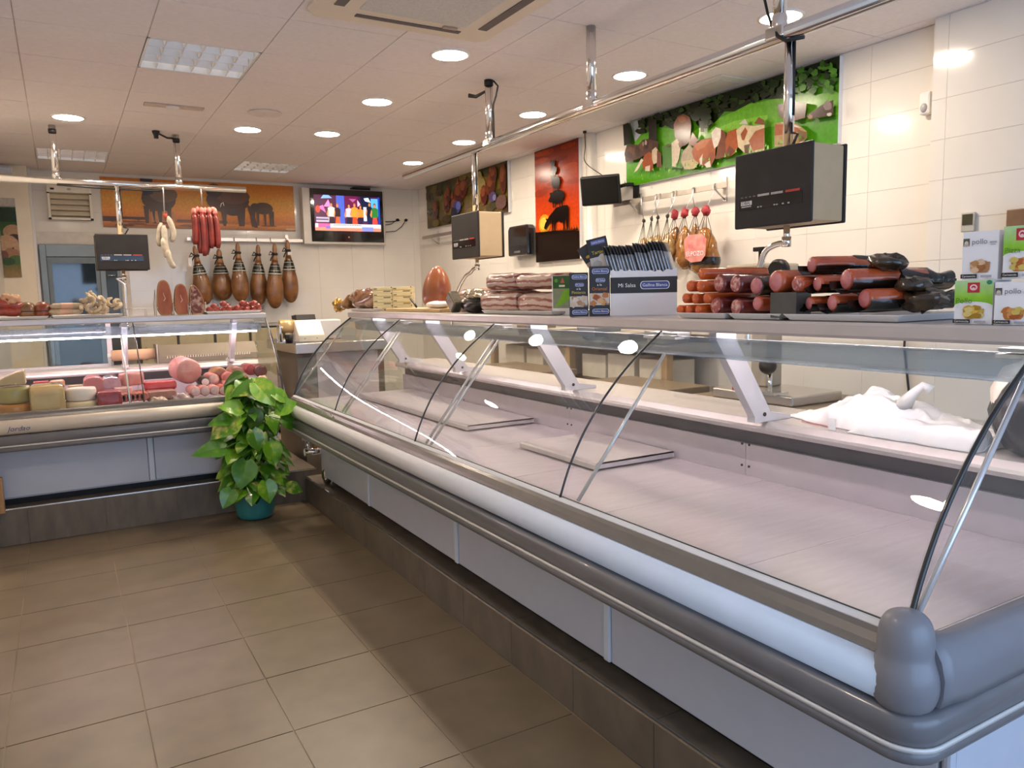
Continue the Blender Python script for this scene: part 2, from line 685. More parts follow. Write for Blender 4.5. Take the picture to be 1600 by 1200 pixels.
# cold-room door in the back wall
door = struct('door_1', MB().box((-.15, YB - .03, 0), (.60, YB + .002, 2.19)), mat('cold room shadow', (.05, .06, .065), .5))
M_dframe = mat('grey green aluminium', (.20, .235, .235), .35, .5, var=.05)
mb = MB()
for x0, x1 in ((-.15, -.09), (.40, .455), (.565, .60)):
    mb.box((x0, YB - .06, 0), (x1, YB - .028, 2.19))
mb.box((-.09, YB - .059, 2.06), (.40, YB - .028, 2.19)).box((.455, YB - .059, 2.06), (.565, YB - .028, 2.19))
part('door_frame', door, mb, M_dframe, bevel=.004)
mb = MB()
mb.box((-.085, YB - .05, .1), (-.045, YB - .03, 2.055)).box((.36, YB - .05, .1), (.398, YB - .03, 2.055)).box((-.045, YB - .05, 1.99), (.36, YB - .03, 2.055)).box((-.045, YB - .05, .1), (.36, YB - .03, .9))
part('door_leaf', door, mb, mat('door grey', (.15, .18, .19), .4, .4))
part('door_pane', door, MB().box((-.045, YB - .042, .9), (.36, YB - .034, 1.99)), mat('dark glass', (.03, .045, .06), .06, coat=.8))
part('fixed_panel', door, MB().box((.457, YB - .045, .05), (.563, YB - .032, 2.05)), mat('dark green panel', (.03, .045, .04), .25))
part('handle', door, MB().tube([(.475, YB - .045, 1.86), (.475, YB - .085, 1.86), (.545, YB - .085, 1.86), (.545, YB - .045, 1.86)], .009), M_chrome)

# ------------------------------------------------------------------ ceiling lights
M_bulb = glow('downlight glow', SPOT_C, SPOT_L)
M_rim = mat('downlight rim', (.85, .83, .80), .3, var=.02)
SPOTS = [(2.09, 4.22), (2.09, 5.43), (2.09, 6.64), (1.45, 6.74), (.16, 6.85), (3.33, 7.68), (3.33, 6.49), (3.33, 5.29), (3.33, 4.09), (3.36, 2.89), (.2, 2.2)]
SPOT_N = ['nearest of the centre row, beside the air conditioner', 'second of the centre row from the air conditioner', 'third and farthest of the centre row from the air conditioner',
          'beside the round ceiling speaker', 'alone near the corner counter post', 'farthest of the wall row, at the rail end', 'second of the wall row from the television corner',
          'third of the wall row from the television corner', 'fourth of the wall row, above the steel rail', 'largest of the wall row, nearest the shop front']
M_refl = mat('spot reflector', (.8, .78, .74), .2, .6)
rimm = MB()
prof = [(.098, -.001), (.100, -.007), (.116, -.007), (.118, 0), (.098, .0)]
rimm.lathe([(.1, -.006), (.117, -.006), (.118, -.001), (.118, .002)], (0, 0, 0), n=28, caps=False)
rimm.lathe([(.1, -.006), (.1, .0)], (0, 0, 0), n=28, caps=False)
rim_me = rimm.mesh('rim', M_rim, V((0, 0, 0)))
bul_me = MB().lathe([(.1, -.004), (.06, -.0062), (.001, -.007)], (0, 0, 0), n=28, caps=False).mesh('bulb', M_bulb, V((0, 0, 0)))
for i, (x, y) in enumerate(SPOTS):
    r = root('ceiling_downlight', 'round lit ceiling downlight, ' + (SPOT_N + ['over the open shop floor outside the view'])[i], 'ceiling light', (x, y, ZC), 'recessed ceiling downlights')
    piece('rim', r, rim_me, (x, y, ZC))
    piece('diffuser', r, bul_me, (x, y, ZC))

# square louvre fittings; weakly glowing tubes added to brighten the louvre cells
M_louv = mat('mirror louvre', (.84, .83, .82), .25, .45, var=.05)
M_lbox = mat('louvre housing', (.86, .86, .86), .3, .0)
M_dim = glow('added tube glow', (1.0, .92, .84), 1.6)
lab = ['square mirror louvre ceiling fitting, largest, next to the air conditioner', 'square louvre ceiling fitting above the insect killer and door', 'square louvre ceiling fitting in front of the television']
for n, (i, j) in enumerate(fix_cells):
    x0, y0 = xc(i), yc(j)
    r = root('louvre_light', lab[n], 'ceiling light', (x0 + .3, y0 + .3, ZC), 'square louvre ceiling lights')
    mb = MB()
    mb.box((x0 + .003, y0 + .003, ZC + .0), (x0 + .015, y0 + .597, ZC + .07)).box((x0 + .585, y0 + .003, ZC), (x0 + .597, y0 + .597, ZC + .07))
    mb.box((x0 + .003, y0 + .003, ZC), (x0 + .597, y0 + .015, ZC + .07)).box((x0 + .003, y0 + .585, ZC), (x0 + .597, y0 + .597, ZC + .07))
    mb.box((x0 + .003, y0 + .003, ZC + .066), (x0 + .597, y0 + .597, ZC + .075))
    part('housing', r, mb, M_lbox)
    for k in range(1, 4):        # long parabolic reflectors
        yy = y0 + .6 * k / 4
        mb = MB().rings([[(x0 + .016, yy - .002, ZC + .002), (x0 + .016, yy + .002, ZC + .002), (x0 + .016, yy + .03, ZC + .06), (x0 + .016, yy - .03, ZC + .06)],
                         [(x0 + .584, yy - .002, ZC + .002), (x0 + .584, yy + .002, ZC + .002), (x0 + .584, yy + .03, ZC + .06), (x0 + .584, yy - .03, ZC + .06)]], smooth=False)
        part('reflector', r, mb, M_louv)
    for k in range(1, 6):
        xx = x0 + .6 * k / 6
        mb = MB()
        for q in range(4):
            ya, yb = y0 + .15 * q + .02, y0 + .15 * q + .13
            mb.rings([[(xx - .002, ya, ZC + .002), (xx + .002, ya, ZC + .002), (xx + .014, ya + .02, ZC + .045), (xx - .014, ya + .02, ZC + .045)],
                      [(xx - .002, yb, ZC + .002), (xx + .002, yb, ZC + .002), (xx + .014, yb - .02, ZC + .045), (xx - .014, yb - .02, ZC + .045)]], smooth=False)
        part('louvre', r, mb, M_whitep)
    mb = MB()
    for k in range(4):
        yy = y0 + .6 * (k + .5) / 4
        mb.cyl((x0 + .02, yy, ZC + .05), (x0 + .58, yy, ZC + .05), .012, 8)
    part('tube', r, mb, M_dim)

# air-conditioning cassette
x0, x1, y0, y1 = 1.14, 2.13, 2.87, 3.89
M_ac = mat('ivory plastic', (.80, .70, .56), .45, var=.03)
r = root('ceiling_air_conditioner', 'ivory square ceiling air conditioner cassette with grey centre grille', 'air conditioner', ((x0 + x1) / 2, (y0 + y1) / 2, ZC - .03))
mb = MB().prism([(x0 + .05, y0), (x1 - .05, y0), (x1, y0 + .05), (x1, y1 - .05), (x1 - .05, y1), (x0 + .05, y1), (x0, y1 - .05), (x0, y0 + .05)], lambda a, b, t: V((a, b, ZC + t)), -.026, -.001)
part('frame', r, mb, M_ac, bevel=.008)
part('intake_grille', r, MB().box((x0 + .21, y0 + .2, ZC - .032), (x1 - .21, y1 - .2, ZC - .024)), mat('grille grey', (.66, .63, .59), .6, var=.1, scale=90), bevel=.003)
for a, b in (((x0 + .22, y1 - .13, ZC - .030), (x1 - .2, y1 - .095, ZC - .024)), ((x0 + .22, y0 + .095, ZC - .030), (x1 - .2, y0 + .13, ZC - .024)), ((x1 - .135, y0 + .2, ZC - .030), (x1 - .085, y1 - .2, ZC - .024)), ((x0 + .085, y0 + .2, ZC - .030), (x0 + .135, y1 - .2, ZC - .024))):
    part('air_slot', r, MB().box(a, b), mat('dark slot', (.10, .08, .08), .5))
part('indicator', r, MB().box((x1 - .32, y1 - .17, ZC - .036), (x1 - .24, y1 - .15, ZC - .029)), mat('indicator grey', (.45, .33, .26), .4))

# small ceiling things
mb = MB().lathe([(.12, -.001), (.125, -.006), (.10, -.010), (.0, -.011)], (1.446, 6.1, ZC), n=28)
one('ceiling_speaker', 'round flush white speaker cover in the ceiling tile', 'speaker', mb, mat('pale cover', (.78, .72, .68), .5))
r = root('emergency_light', 'slim flat emergency lamp flush with the ceiling', 'emergency light', (.82, 6.17, ZC))
part('housing', r, MB().box((.62, 6.12, ZC - .012), (1.02, 6.2, ZC)), mat('lamp tan', (.62, .50, .42), .5), bevel=.004)
part('lens', r, MB().lathe([(.05, -.011), (.035, -.02), (.0, -.022)], (.81, 6.16, ZC), n=16), M_whitep)
r = root('ceiling_vent', 'white square vent in the ceiling beside the grazing cattle picture', 'vent', (4.0, 4.05, ZC))
part('frame', r, MB().box((3.86, 3.8, ZC - .008), (4.16, 4.3, ZC)), M_whitep, bevel=.004)
part('grille', r, MB().box((3.91, 3.87, ZC - .013), (4.11, 4.2, ZC - .007)), mat('vent grey', (.66, .63, .62), .5), bevel=.003)
mb = MB().lathe([(.05, 0), (.045, -.02), (.0, -.025)], (.42, 7.0, ZC), n=14)
p = P(8, 266, 'Y', 9.3)
r = root('exit_lamp', 'small white emergency lamp high on the far pier', 'emergency light', (p.x, 9.32, 2.87))
part('housing', r, MB().box((p.x - .1, 9.30, 2.87), (p.x + .06, 9.348, 2.94)), M_whitep, bevel=.008)
part('lens', r, MB().box((p.x - .085, 9.292, 2.88), (p.x + .045, 9.303, 2.925)), mat('lens blue white', (.72, .78, .9), .2), bevel=.006)

# ------------------------------------------------------------------ the two refrigerated display counters
M_body = mat('counter white', (.56, .60, .70), .28, var=.02, coat=.2)
M_front = mat('pearl front', (.68, .69, .72), .5, .0, var=.03)
M_frontl = mat('champagne front', (.64, .57, .48), .36, .1, var=.03)
M_bump = mat('grey bumper', (.15, .15, .165), .32, var=.06, coat=.2)
M_strip = mat('bumper strip', (.64, .62, .60), .4, .1, var=.03)
M_railg = mat('grey glass rail', (.20, .19, .18), .25, .5, var=.05)
M_cap = mat('grey moulded cap', (.20, .20, .225), .38, var=.03, coat=.1)
M_deck = mat('satin deck steel', (.68, .60, .64), .26, .40, var=.05, scale=9, stretch=(1, 6, 1))
M_gap = mat('deck joint', (.92, .86, .86), .4, var=.02)
M_backp = mat('deck back steel', (.62, .55, .59), .36, .25, var=.04)
M_slot = mat('air slot', (.13, .12, .13), .5)
M_ledge = mat('satin ledge', (.66, .60, .58), .25, .4, var=.05, scale=15)
M_shelf = mat('shelf aluminium', (.53, .49, .475), .32, .35, var=.04)
M_brack = mat('bracket grey', (.72, .69, .70), .4, .2, var=.03)
M_glass = clear('counter glass', (.955, .975, .965))
M_lamp = clear('lamp diffuser', (.80, .86, .90), .66, (.30, .35, .40), rough=.45, f0=.015, k5=.25)
M_seal = mat('black seal', (.012, .012, .013), .3, coat=.3)
M_tube = glow('counter tube', TUBE_C, TUBE_L)
M_tube2 = glow('long counter tube', (1.0, .84, .88), TUBE_L * .85)
GP = [(.065, .865), (.10, .955), (.15, 1.05), (.205, 1.13), (.265, 1.20), (.34, 1.275), (.42, 1.34), (.515, 1.408)]


def smoothcurve(pts, n=4):
    out = []
    for i in range(len(pts) - 1):
        p0, p1, p2, p3 = pts[max(i - 1, 0)], pts[i], pts[i + 1], pts[min(i + 2, len(pts) - 1)]
        for k in range(n):
            t = k / n
            out.append(tuple(.5 * (2 * b + (c - a) * t + (2 * a - 5 * b + 4 * c - d) * t * t + (3 * b - a - 3 * c + d) * t ** 3) for a, b, c, d in zip(p0, p1, p2, p3)))
    out.append(pts[-1])
    return out


GPS = smoothcurve(GP, 4)


def gz(v):
    for (a, b), (c, d) in zip(GPS, GPS[1:]):
        if a <= v <= c:
            return b + (d - b) * (v - a) / (c - a)
    return GPS[-1][1]


def sweep(mb, prof, path, smooth=True):
    """profile of (depth inward, z) carried along path of (point, inward unit vector)"""
    return mb.rings([[q + nrm * v + V((0, 0, z)) for v, z in prof] for q, nrm in path], True, True, smooth)


BUMP = [(.055, .612), (.012, .612), (.004, .617), (.0, .626), (.0, .640), (.003, .642), (.003, .656), (.0, .658), (.0, .700), (.006, .712), (.020, .716), (.055, .716)]
STRP = [(.004, .6435), (-.003, .6445), (-.003, .6535), (.004, .6545)]
FRNT = [(.06, .717), (.030, .717), (.012, .727), (.000, .745), (-.006, .766), (-.004, .786), (.006, .803), (.022, .814), (.06, .818)]
RAIL = [(.024, .8165), (.030, .832), (.040, .848), (.052, .856), (.052, .815)]
RAI2 = [(.0525, .83), (.0525, .858), (.060, .866), (.070, .866), (.078, .858), (.078, .83)]


def counter(name, label, W, cat, ends, joints, seams, dz, front_mat, pz, mitre=None, bjoints=(), brackets=(), tube=True):
    """W(u, v, z): u along the counter, v depth from the bumper, z height"""
    u0, u1 = ends
    r = root(name, label, cat, W((u0 + u1) / 2, .6, pz))
    inw = (W(0, 1, 0) - W(0, 0, 0)).normalized()
    if mitre:
        path = mitre
    else:
        path = [(W(u0, 0, 0), inw), (W(u1, 0, 0), inw)]
    up = [(q + V((0, 0, dz)), n) for q, n in path]
    part('bumper', r, sweep(MB(), BUMP, up), M_bump)
    part('bumper_strip', r, sweep(MB(), STRP, up), M_strip, label='pale strip along the bumper')
    straight = [(W(u0, 0, dz), inw), (W(u1, 0, dz), inw)]
    part('front_panel', r, sweep(MB(), FRNT, straight), front_mat)
    part('glass_rail', r, sweep(MB(), RAIL, straight, False), M_railg)
    part('glass_channel', r, sweep(MB(), RAI2, [(W(u0, 0, 0), inw), (W(u1, 0, 0), inw)], False), front_mat)
    part('seal', r, MB().tube([W(u0, .080, .862), W(u1, .080, .862)], .003, 6), M_seal)

    def bx(a, b):
        p, q = W(*a), W(*b)
        return MB().box((min(p.x, q.x), min(p.y, q.y), min(p.z, q.z)), (max(p.x, q.x), max(p.y, q.y), max(p.z, q.z)))
    # lower body and its panels
    part('body', r, bx((u0 + .01, .252, pz + .05), (u1 - .01, 1.12, .79)), M_body)
    part('plinth_frame', r, bx((u0 + .05, .30, pz + .001), (u1 - .05, 1.05, pz + .05)), M_black)
    bj = [u0] + list(bjoints) + [u1]
    for a, b in zip(bj, bj[1:]):
        part('base_panel', r, bx((a + .022, .230, pz + .062), (b - .022, .251, .60 + dz)), M_body, bevel=.003)
    for a in bjoints:
        part('joint_strip', r, bx((a - .018, .222, pz + .060), (a + .018, .250, .60 + dz)), mat('joint strip blue white', (.70, .78, .90), .25, var=.02), label='pale joint strip', bevel=.006)
    # well
    part('well_floor', r, bx((u0 + .01, .079, .79), (u1 - .01, .93, .8305)), M_gap)
    ss = [u0 + .012] + list(seams) + [u1 - .012]
    for a, b in zip(ss, ss[1:]):
        part('deck_tray', r, bx((a + .0018, .088, .822), (b - .0018, .905, .832)), M_deck)
    for a, b in zip(bj, bj[1:]):
        part('back_panel', r, bx((a + .012 if a == u0 else a + .001, .906, .832), (b - .012 if b == u1 else b - .001, .925, .958)), M_backp)
    for a in bjoints:
        mb = MB()
        for s_ in (-.018, .018):
            for zz in (.87, .955):
                mb.cyl(W(a + s_ - .0, .9065, zz), W(a + s_, .9030, zz), .005, 8)
        part('bolt', r, mb, M_black)
    part('air_slot', r, bx((u0 + .012, .925, .94), (u1 - .012, .935, 1.04)), M_slot)
    mb = MB()
    a, b = u0, u1
    mb.rings([[W(a, v, z) for v, z in ((.855, 1.022), (.85, 1.036), (.855, 1.046), (.875, 1.066), (1.20, 1.066), (1.20, 1.03), (.9, 1.03))],
              [W(b, v, z) for v, z in ((.855, 1.022), (.85, 1.036), (.855, 1.046), (.875, 1.066), (1.20, 1.066), (1.20, 1.03), (.9, 1.03))]], smooth=False)
    part('ledge', r, mb, M_ledge)
    part('rear_panel', r, bx((u0 + .01, 1.10, pz + .1), (u1 - .01, 1.16, 1.03)), M_body)
    # panes, seals, rods, hinges
    gj = [u0] + list(joints) + [u1]
    for a, b in zip(gj, gj[1:]):
        mb = MB()
        n = len(GPS)
        inner = []
        for i, (v, z) in enumerate(GPS):
            p, q = GPS[max(i - 1, 0)], GPS[min(i + 1, n - 1)]
            t = V((q[0] - p[0], q[1] - p[1])).normalized()
            inner.append((v + t.y * .006, z - t.x * .006))
        mb.rings([[W(u, v, z) for v, z in GPS] for u in (a + .004, b - .004)], closed=False, caps=False)
        mb.rings([[W(u, v, z) for v, z in inner] for u in (a + .004, b - .004)], closed=False, caps=False)
        for u in (a + .004, b - .004):
            mb.rings([[W(u, v, z) for v, z in GPS], [W(u, v, z) for v, z in inner]], closed=False, caps=False, smooth=False)
        pane = part('glass_pane', r, mb, M_glass, recalc=False)
    for a in gj:
        mb = MB().tube([W(a, v - .001, z) for v, z in GPS], .0042 if a not in ends else .0062, 6)
        part('edge_seal', r, mb, M_seal)
        offs = [.10, .15] if a in joints[1:2] or (len(joints) > 2 and a == joints[2]) else [.085]
        if a == u1:
            offs = [-.01]
        for o_ in offs if a != u0 or W(0, 0, 0).x > 1 else []:
            s_ = -1
            part('support_rod', r, MB().tube([W(a + s_ * o_ + (.085 if a == u0 else 0), .078, .87), W(a + s_ * o_ + (.085 if a == u0 else 0), .452, 1.335)], .0065, 8), mat('pale rod', (.72, .70, .70), .25, .5, var=.03))
        mb = MB()
        for o_ in (-.05, .05):
            if u0 - .01 < a + o_ < u1 + .01:
                for k in range(2):
                    p, q = W(a + o_ - .035, .50 + .01 * k, 1.382 + .013 * k), W(a + o_ + .035, .57, 1.391 + .013 * k)
                    mb.box((min(p.x, q.x), min(p.y, q.y), p.z), (max(p.x, q.x), max(p.y, q.y), q.z))
        part('hinge', r, mb, M_strip)
    # end panes
    for a in ends:
        poly = GPS + [(.86, 1.408), (.86, 1.068), (.868, 1.03), (.90, .985), (.90, .836), (.085, .836)]
        sgn = .005 if a == u0 else -.005
        part('end_pane', r, MB().prism(poly, lambda v, z, t: W(a + t, v, z), sgn, sgn * 2.2), M_glass)
    # upper shelf with its lamp rail on slanted brackets
    o = 0.
    mb = MB()
    prof = [(.495, 1.412), (.492, 1.420), (.492, 1.448), (.497, 1.455), (.90, 1.455), (.90, 1.412), (.89, 1.412), (.89, 1.436), (.512, 1.436), (.512, 1.412)]
    mb.rings([[W(u0, v, z) for v, z in prof], [W(u1, v, z) for v, z in prof]], smooth=False)
    part('shelf', r, mb, M_shelf)
    part('lamp_rail', r, MB().rings([[W(u, v, z) for v, z in ((.545, 1.322), (.535, 1.335), (.535, 1.375), (.545, 1.388), (.60, 1.388), (.61, 1.375), (.61, 1.335), (.60, 1.322))] for u in (u0 + .03, u1 - .03)]), M_lamp)
    tv, tz = (.575, 1.315) if tube else (.69, 1.426)
    part('tube', r, MB().cyl(W(u0 + .06, tv, tz), W(u1 - .06, tv, tz), .0055, 8), M_tube if tube else M_tube2)
    for a in brackets:
        pp = [(.70, 1.434), (.70, 1.38), (.885, 1.10), (.99, 1.082), (.99, 1.067), (.80, 1.067), (.80, 1.09), (.605, 1.38), (.605, 1.434)]
        mb = MB().prism(pp, lambda v, z, t: W(a + t, v, z), -.018, .018)
        b_ = part('shelf_bracket', r, mb, M_brack)
        part('bolt', b_, MB().cyl(W(a - .0175, .85, 1.095), W(a - .021, .85, 1.095), .008, 8), M_black)
    return r


WR = lambda u, v, z: V((1.345 + v, u, z))
WL = lambda u, v, z: V((u, 5.65 + v, z))
# right counter: the bumper turns the near corner and runs on along the end
yE = .80
path = [(V((1.345, 5.55, 0)), V((1, 0, 0)))]
rad = .075
for k in range(7):
    t = k / 6 * math.pi / 2
    path.append((V((1.345 + rad - rad * math.cos(t), yE + rad - rad * math.sin(t), 0)), V((math.cos(t), math.sin(t), 0))))
path.append((V((2.60, yE, 0)), V((0, 1, 0))))
RC = counter('display_counter', 'long empty glass-fronted refrigerated counter with curved panes and grey bumper', WR, 'display counter', (.87, 5.55), [2.11, 3.35, 4.59],
             [1.37, 1.97, 2.57, 3.18, 3.79, 4.4, 5.0], 0., M_front, .195, path, [2.07, 3.27, 4.51], [1.95, 3.17, 4.41, 5.35], tube=False)
# moulded corner cap and end rail
mb = MB()
cx, cy = 1.402, .868
prof = [(.040, .712), (.054, .722), (.063, .745), (.066, .77), (.063, .795), (.056, .815), (.053, .828), (.053, .845), (.051, .868), (.046, .888), (.035, .903), (.018, .911), (.004, .913)]
mb.lathe(smoothcurve(prof, 2), (cx, cy, 0), n=24)
part('corner_cap', RC, mb, M_cap, label='grey pear-shaped corner cap')
mb = MB()
ep = [(.0, .716), (-.006, .74), (-.008, .775), (.0, .81), (.014, .834), (.035, .846), (.06, .842), (.075, .83), (.075, .716)]
mb.rings([[V((x, yE + .005 + v, z + dz_)) for v, z in ep] for x, dz_ in ((1.42, .012), (1.46, .010), (1.52, 0), (2.60, 0))])
part('end_rail', RC, mb, M_cap)
part('end_panel', RC, MB().box((1.60, .865, .25), (2.46, .885, .61)), M_body, bevel=.003)
part('corner_post', RC, MB().prism([(1.572, .862), (1.598, .862), (1.598, .885), (1.572, .885)], lambda a, b, t: V((a, b, t)), .25, .61), M_body, bevel=.008)
part('bumper_foot', RC, MB().lathe([(.02, .585), (.05, .60), (.055, .614)], (1.44, .90, 0), n=16), M_cap)

LC = counter('display_counter', 'glass-fronted refrigerated counter filled with cheeses and cold cuts', WL, 'display counter', (-.80, 1.375), [.44], [-.2, .4, 1.0], .03, M_frontl, .245, None, [.47], [.39, 1.16])
text('Jordao', LC, WL(-.285, -.006, .800) + V((0, -.001, -.012)), (1, 0, 0), (0, 0, 1), .125, m=mat('blue badge ink', (.06, .07, .16), .4), name='badge_lettering', shear=.3)
part('end_cap', LC, MB().box(WL(1.376, .03, .75), WL(1.395, .25, .85)), M_railg, bevel=.006)
# steel uprights of the sliding doors behind the corner counter
r = LC
mb = MB()
mb.box(WL(.29, 1.14, 1.066), WL(.325, 1.165, 1.41)).box(WL(-.8, 1.14, 1.066), WL(.325, 1.165, 1.085))
part('door_frame', r, mb, M_brack, bevel=.003)
part('sliding_pane', r, MB().box(WL(-.79, 1.15, 1.085), WL(.29, 1.155, 1.40)), M_glass)

M_plate = mat('plate steel', (.66, .60, .60), .3, .45, var=.05, scale=20)
# raised steel plates inside the long counter
for n, (y0, y1, lb) in enumerate(((2.46, 3.05, 'short raised steel plate on the empty counter deck, nearest the viewer'), (3.60, 5.34, 'long raised steel plate on the empty counter deck, towards the plant'))):
    r = root('raised_plate', lb, 'steel plate', (2.02, (y0 + y1) / 2, .832), 'raised steel plates in the empty counter')
    mb = MB().prism([(1.815, .856), (1.822, .864), (2.235, .864), (2.235, .858), (1.825, .858), (1.822, .838), (1.815, .838)], lambda a, b, t: V((a, t, b)), y0, y1)
    part('plate', r, mb, M_plate)
    part('front_lip', r, MB().box((1.822, y0, .840), (2.235, y0 + .005, .864)), M_plate)
    for x in (1.86, 2.19):
        for y in (y0 + .05, y1 - .05):
            part('foot', r, MB().cyl((x, y, .832), (x, y, .86), .012, 10), M_whitep)
part('stain', RC, MB().lathe([(.001, .0), (.085, .0)], (2.33, 1.76, 1.0666), sx=.7, sy=1.3, n=18, caps=False), mat('meat juice', (.25, .03, .025), .15, c2=(.55, .25, .22), scale=25), label='dried red stain on the ledge')

# plastic bag left on the ledge
M_bag = mat('white polythene', (.86, .84, .83), .28, var=.03, bump=.15, scale=25)


def crumple(c, rad, seed, rz=0., nu=28, nv=14, amt=.22, flat=None):
    random.seed(seed)
    so = V((seed * 1.7, seed * .9, 0))

    def fn(q):
        d = q.normalized()
        k = 1 + amt * noise.noise(d * 2.1 + so) + amt * .6 * noise.noise(d * 5 + so) + amt * .35 * abs(noise.noise(d * 11 + so))
        q = q * k
        if flat is not None and q.z < flat:
            q.z = flat
        return q
    return MB().ell(c, rad, Matrix.Rotation(rz, 3, 'Z'), nu, nv, fn=fn)


def ridge(p, seed):
    p = V(p) + V((seed * 3.1, seed, 0))
    return (1 - abs(noise.noise(p)) * 2) * .6 + (1 - abs(noise.noise(p * 2.3)) * 2) * .3 + (1 - abs(noise.noise(p * 4.7)) * 2) * .15


def heap(fn, n, m):
    """crumpled sheet heap: fn(s, t) -> point, closed below by its own flat underside"""
    top = [[fn(i / n, j / m) for j in range(m + 1)] for i in range(n + 1)]
    mb = MB()
    rs = [row + [V((q.x, q.y, 1.067)) for q in (row[-1], row[0])] for row in top]
    return mb.rings(rs, True, True, True)


def env(tab, s):
    for (a, b), (c, d) in zip(tab, tab[1:]):
        if a <= s <= c:
            k = (s - a) / (c - a)
            k = k * k * (3 - 2 * k)
            return b + (d - b) * k
    return tab[-1][1]


r = root('carrier_bag', 'crumpled white plastic bag lying on the counter ledge', 'plastic bag', (2.38, 1.6, 1.066))
E1 = [(0, .004), (.18, .05), (.34, .10), (.42, .135), (.5, .125), (.62, .10), (.8, .065), (1, .03)]
W1 = [(0, .04), (.3, .11), (.6, .15), (1, .12)]


def bagf(s, t):
    y = 1.98 - .78 * s
    wd_ = env(W1, s)
    x = 2.40 + wd_ * (2 * t - 1)
    prof_ = max(0, 1 - abs(2 * t - 1) ** 3)
    h_ = env(E1, s) * prof_ * (.55 + .55 * ridge((x * 9, y * 7, 0), 1.3))
    return V((x + .018 * noise.noise(V((x * 20, y * 20, 5))), y + .02 * noise.noise(V((x * 16, y * 16, 9))), 1.068 + max(h_, .002)))


part('bag_body', r, heap(bagf, 64, 26), M_bag)


def rollf(s, t):
    y = 1.62 - .42 * s
    x = 2.285 + .05 * (2 * t - 1)
    h_ = .062 * math.sqrt(max(0, 1 - (2 * t - 1) ** 2)) * (.8 + .3 * ridge((x * 14, y * 9, 3), 2.2)) * (1 if s > .1 else s * 10)
    return V((x + .012 * noise.noise(V((0, y * 14, 2))), y, 1.068 + max(h_, .002)))


part('bag_fold', r, heap(rollf, 36, 14), M_bag)
part('bag_handle', r, MB().tube([(2.36, 1.50, 1.16), (2.345, 1.46, 1.205), (2.35, 1.43, 1.235), (2.36, 1.41, 1.22)], [.026, .016, .012, .018], 7), M_bag)
part('tie', r, MB().box((2.232, 1.66, 1.068), (2.236, 1.69, 1.11)), M_bag, bevel=.004)
r = root('bin_bag', 'black plastic bag with a pale lining standing on the counter ledge', 'plastic bag', (2.40, 1.02, 1.066))
part('bag_body', r, crumple((2.37, 1.00, 1.185), (.17, .21, .155), 5, flat=-.118, amt=.15), mat('black polythene', (.010, .008, .011), .3, var=.4, bump=.5, spec=.35, scale=20, stretch=(1, 1, .3)))
part('lining', r, crumple((2.41, 1.055, 1.215), (.16, .185, .145), 6, amt=.10, flat=-.12), mat('cream polythene', (.80, .72, .62), .35, var=.04))

# ------------------------------------------------------------------ overhead rails
r = root('hanging_rail', 'long polished ceiling-hung rail above the empty counter', 'rail', (2.55, 3.8, 2.545))
part('tube', r, MB().cyl((2.55, 6.05, 2.55), (2.55, .9, 2.55), .029, 16), M_chrome)
for y in (4.59, 3.455, 2.20):
    d = part('drop_pole', r, MB().cyl((2.55, y, 2.60), (2.55, y, ZC), .026, 14), M_chrome)
    part('clamp', d, MB().cyl((2.55, y, 2.565), (2.55, y, 2.63), .030, 14).box((2.515, y - .045, 2.535), (2.585, y + .045, 2.583)), M_chrome, bevel=.006)
    if y != 3.455:
        part('collar', d, MB().cyl((2.55, y, 2.925), (2.55, y, ZC), .030, 14), M_black)
        if y > 4:
            part('cable', d, MB().tube([(2.55, y + .03, 2.90), (2.50, y + .09, 2.87), (2.46, y + .12, 2.88)], [.008, .012, .014], 6).tube([(2.57, y - .03, 2.95), (2.58, y - .07, 2.91), (2.57, y - .06, 2.85), (2.565, y - .03, 2.80), (2.563, y - .03, 2.58)], .006, 6), M_cable)
        else:
            part('cable', d, MB().tube([(2.57, y + .05, ZC), (2.56, y + .11, 2.80), (2.56, y + .07, 2.66), (2.55, y + .03, 2.58)], .006, 6).tube([(2.57, y + .03, ZC), (2.56, y + .05, 2.80), (2.55, y + .03, 2.70)], .005, 6).tube([(2.53, y, 2.58), (2.515, y - .02, 2.54), (2.53, y - .05, 2.515), (2.55, y - .12, 2.512)], .008, 6), M_cable)
r = root('hanging_rail', 'polished ceiling-hung rail above the corner counter of cold cuts', 'rail', (.4, 7.2, 2.51))
part('tube', r, MB().cyl((-.46, 7.2, 2.53), (1.50, 7.2, 2.53), .027, 16), M_chrome)
for x in (.05, .955):
    d = part('drop_pole', r, MB().cyl((x, 7.2, 2.56), (x, 7.2, ZC), .025, 14), M_chrome)
    part('clamp', d, MB().cyl((x, 7.2, 2.545), (x, 7.2, 2.60), .030, 14), M_chrome)
    part('collar', d, MB().cyl((x, 7.2, 2.90), (x, 7.2, 2.93), .029, 14), M_black)
part('cable', r, MB().tube([(.05, 7.19, 2.50), (.3, 7.185, 2.49), (.8, 7.185, 2.485)], .008, 6).tube([(.93, 7.2, 2.93), (.88, 7.15, 2.92), (.80, 7.12, 2.95), (.79, 7.1, ZC)], .008, 6), M_cable)
part('socket', r, MB().lathe([(.03, ZC), (.03, ZC - .01), (.018, ZC - .04), (.018, ZC - .06)], (.79, 7.1, 0), n=12), M_black)

# ------------------------------------------------------------------ hanging scales
M_led = mat('dark display', (.008, .007, .008), .10, var=.2)
M_scale_side = mat('scale case beige', (.54, .40, .24), .42, .0, var=.05, spec=.3)


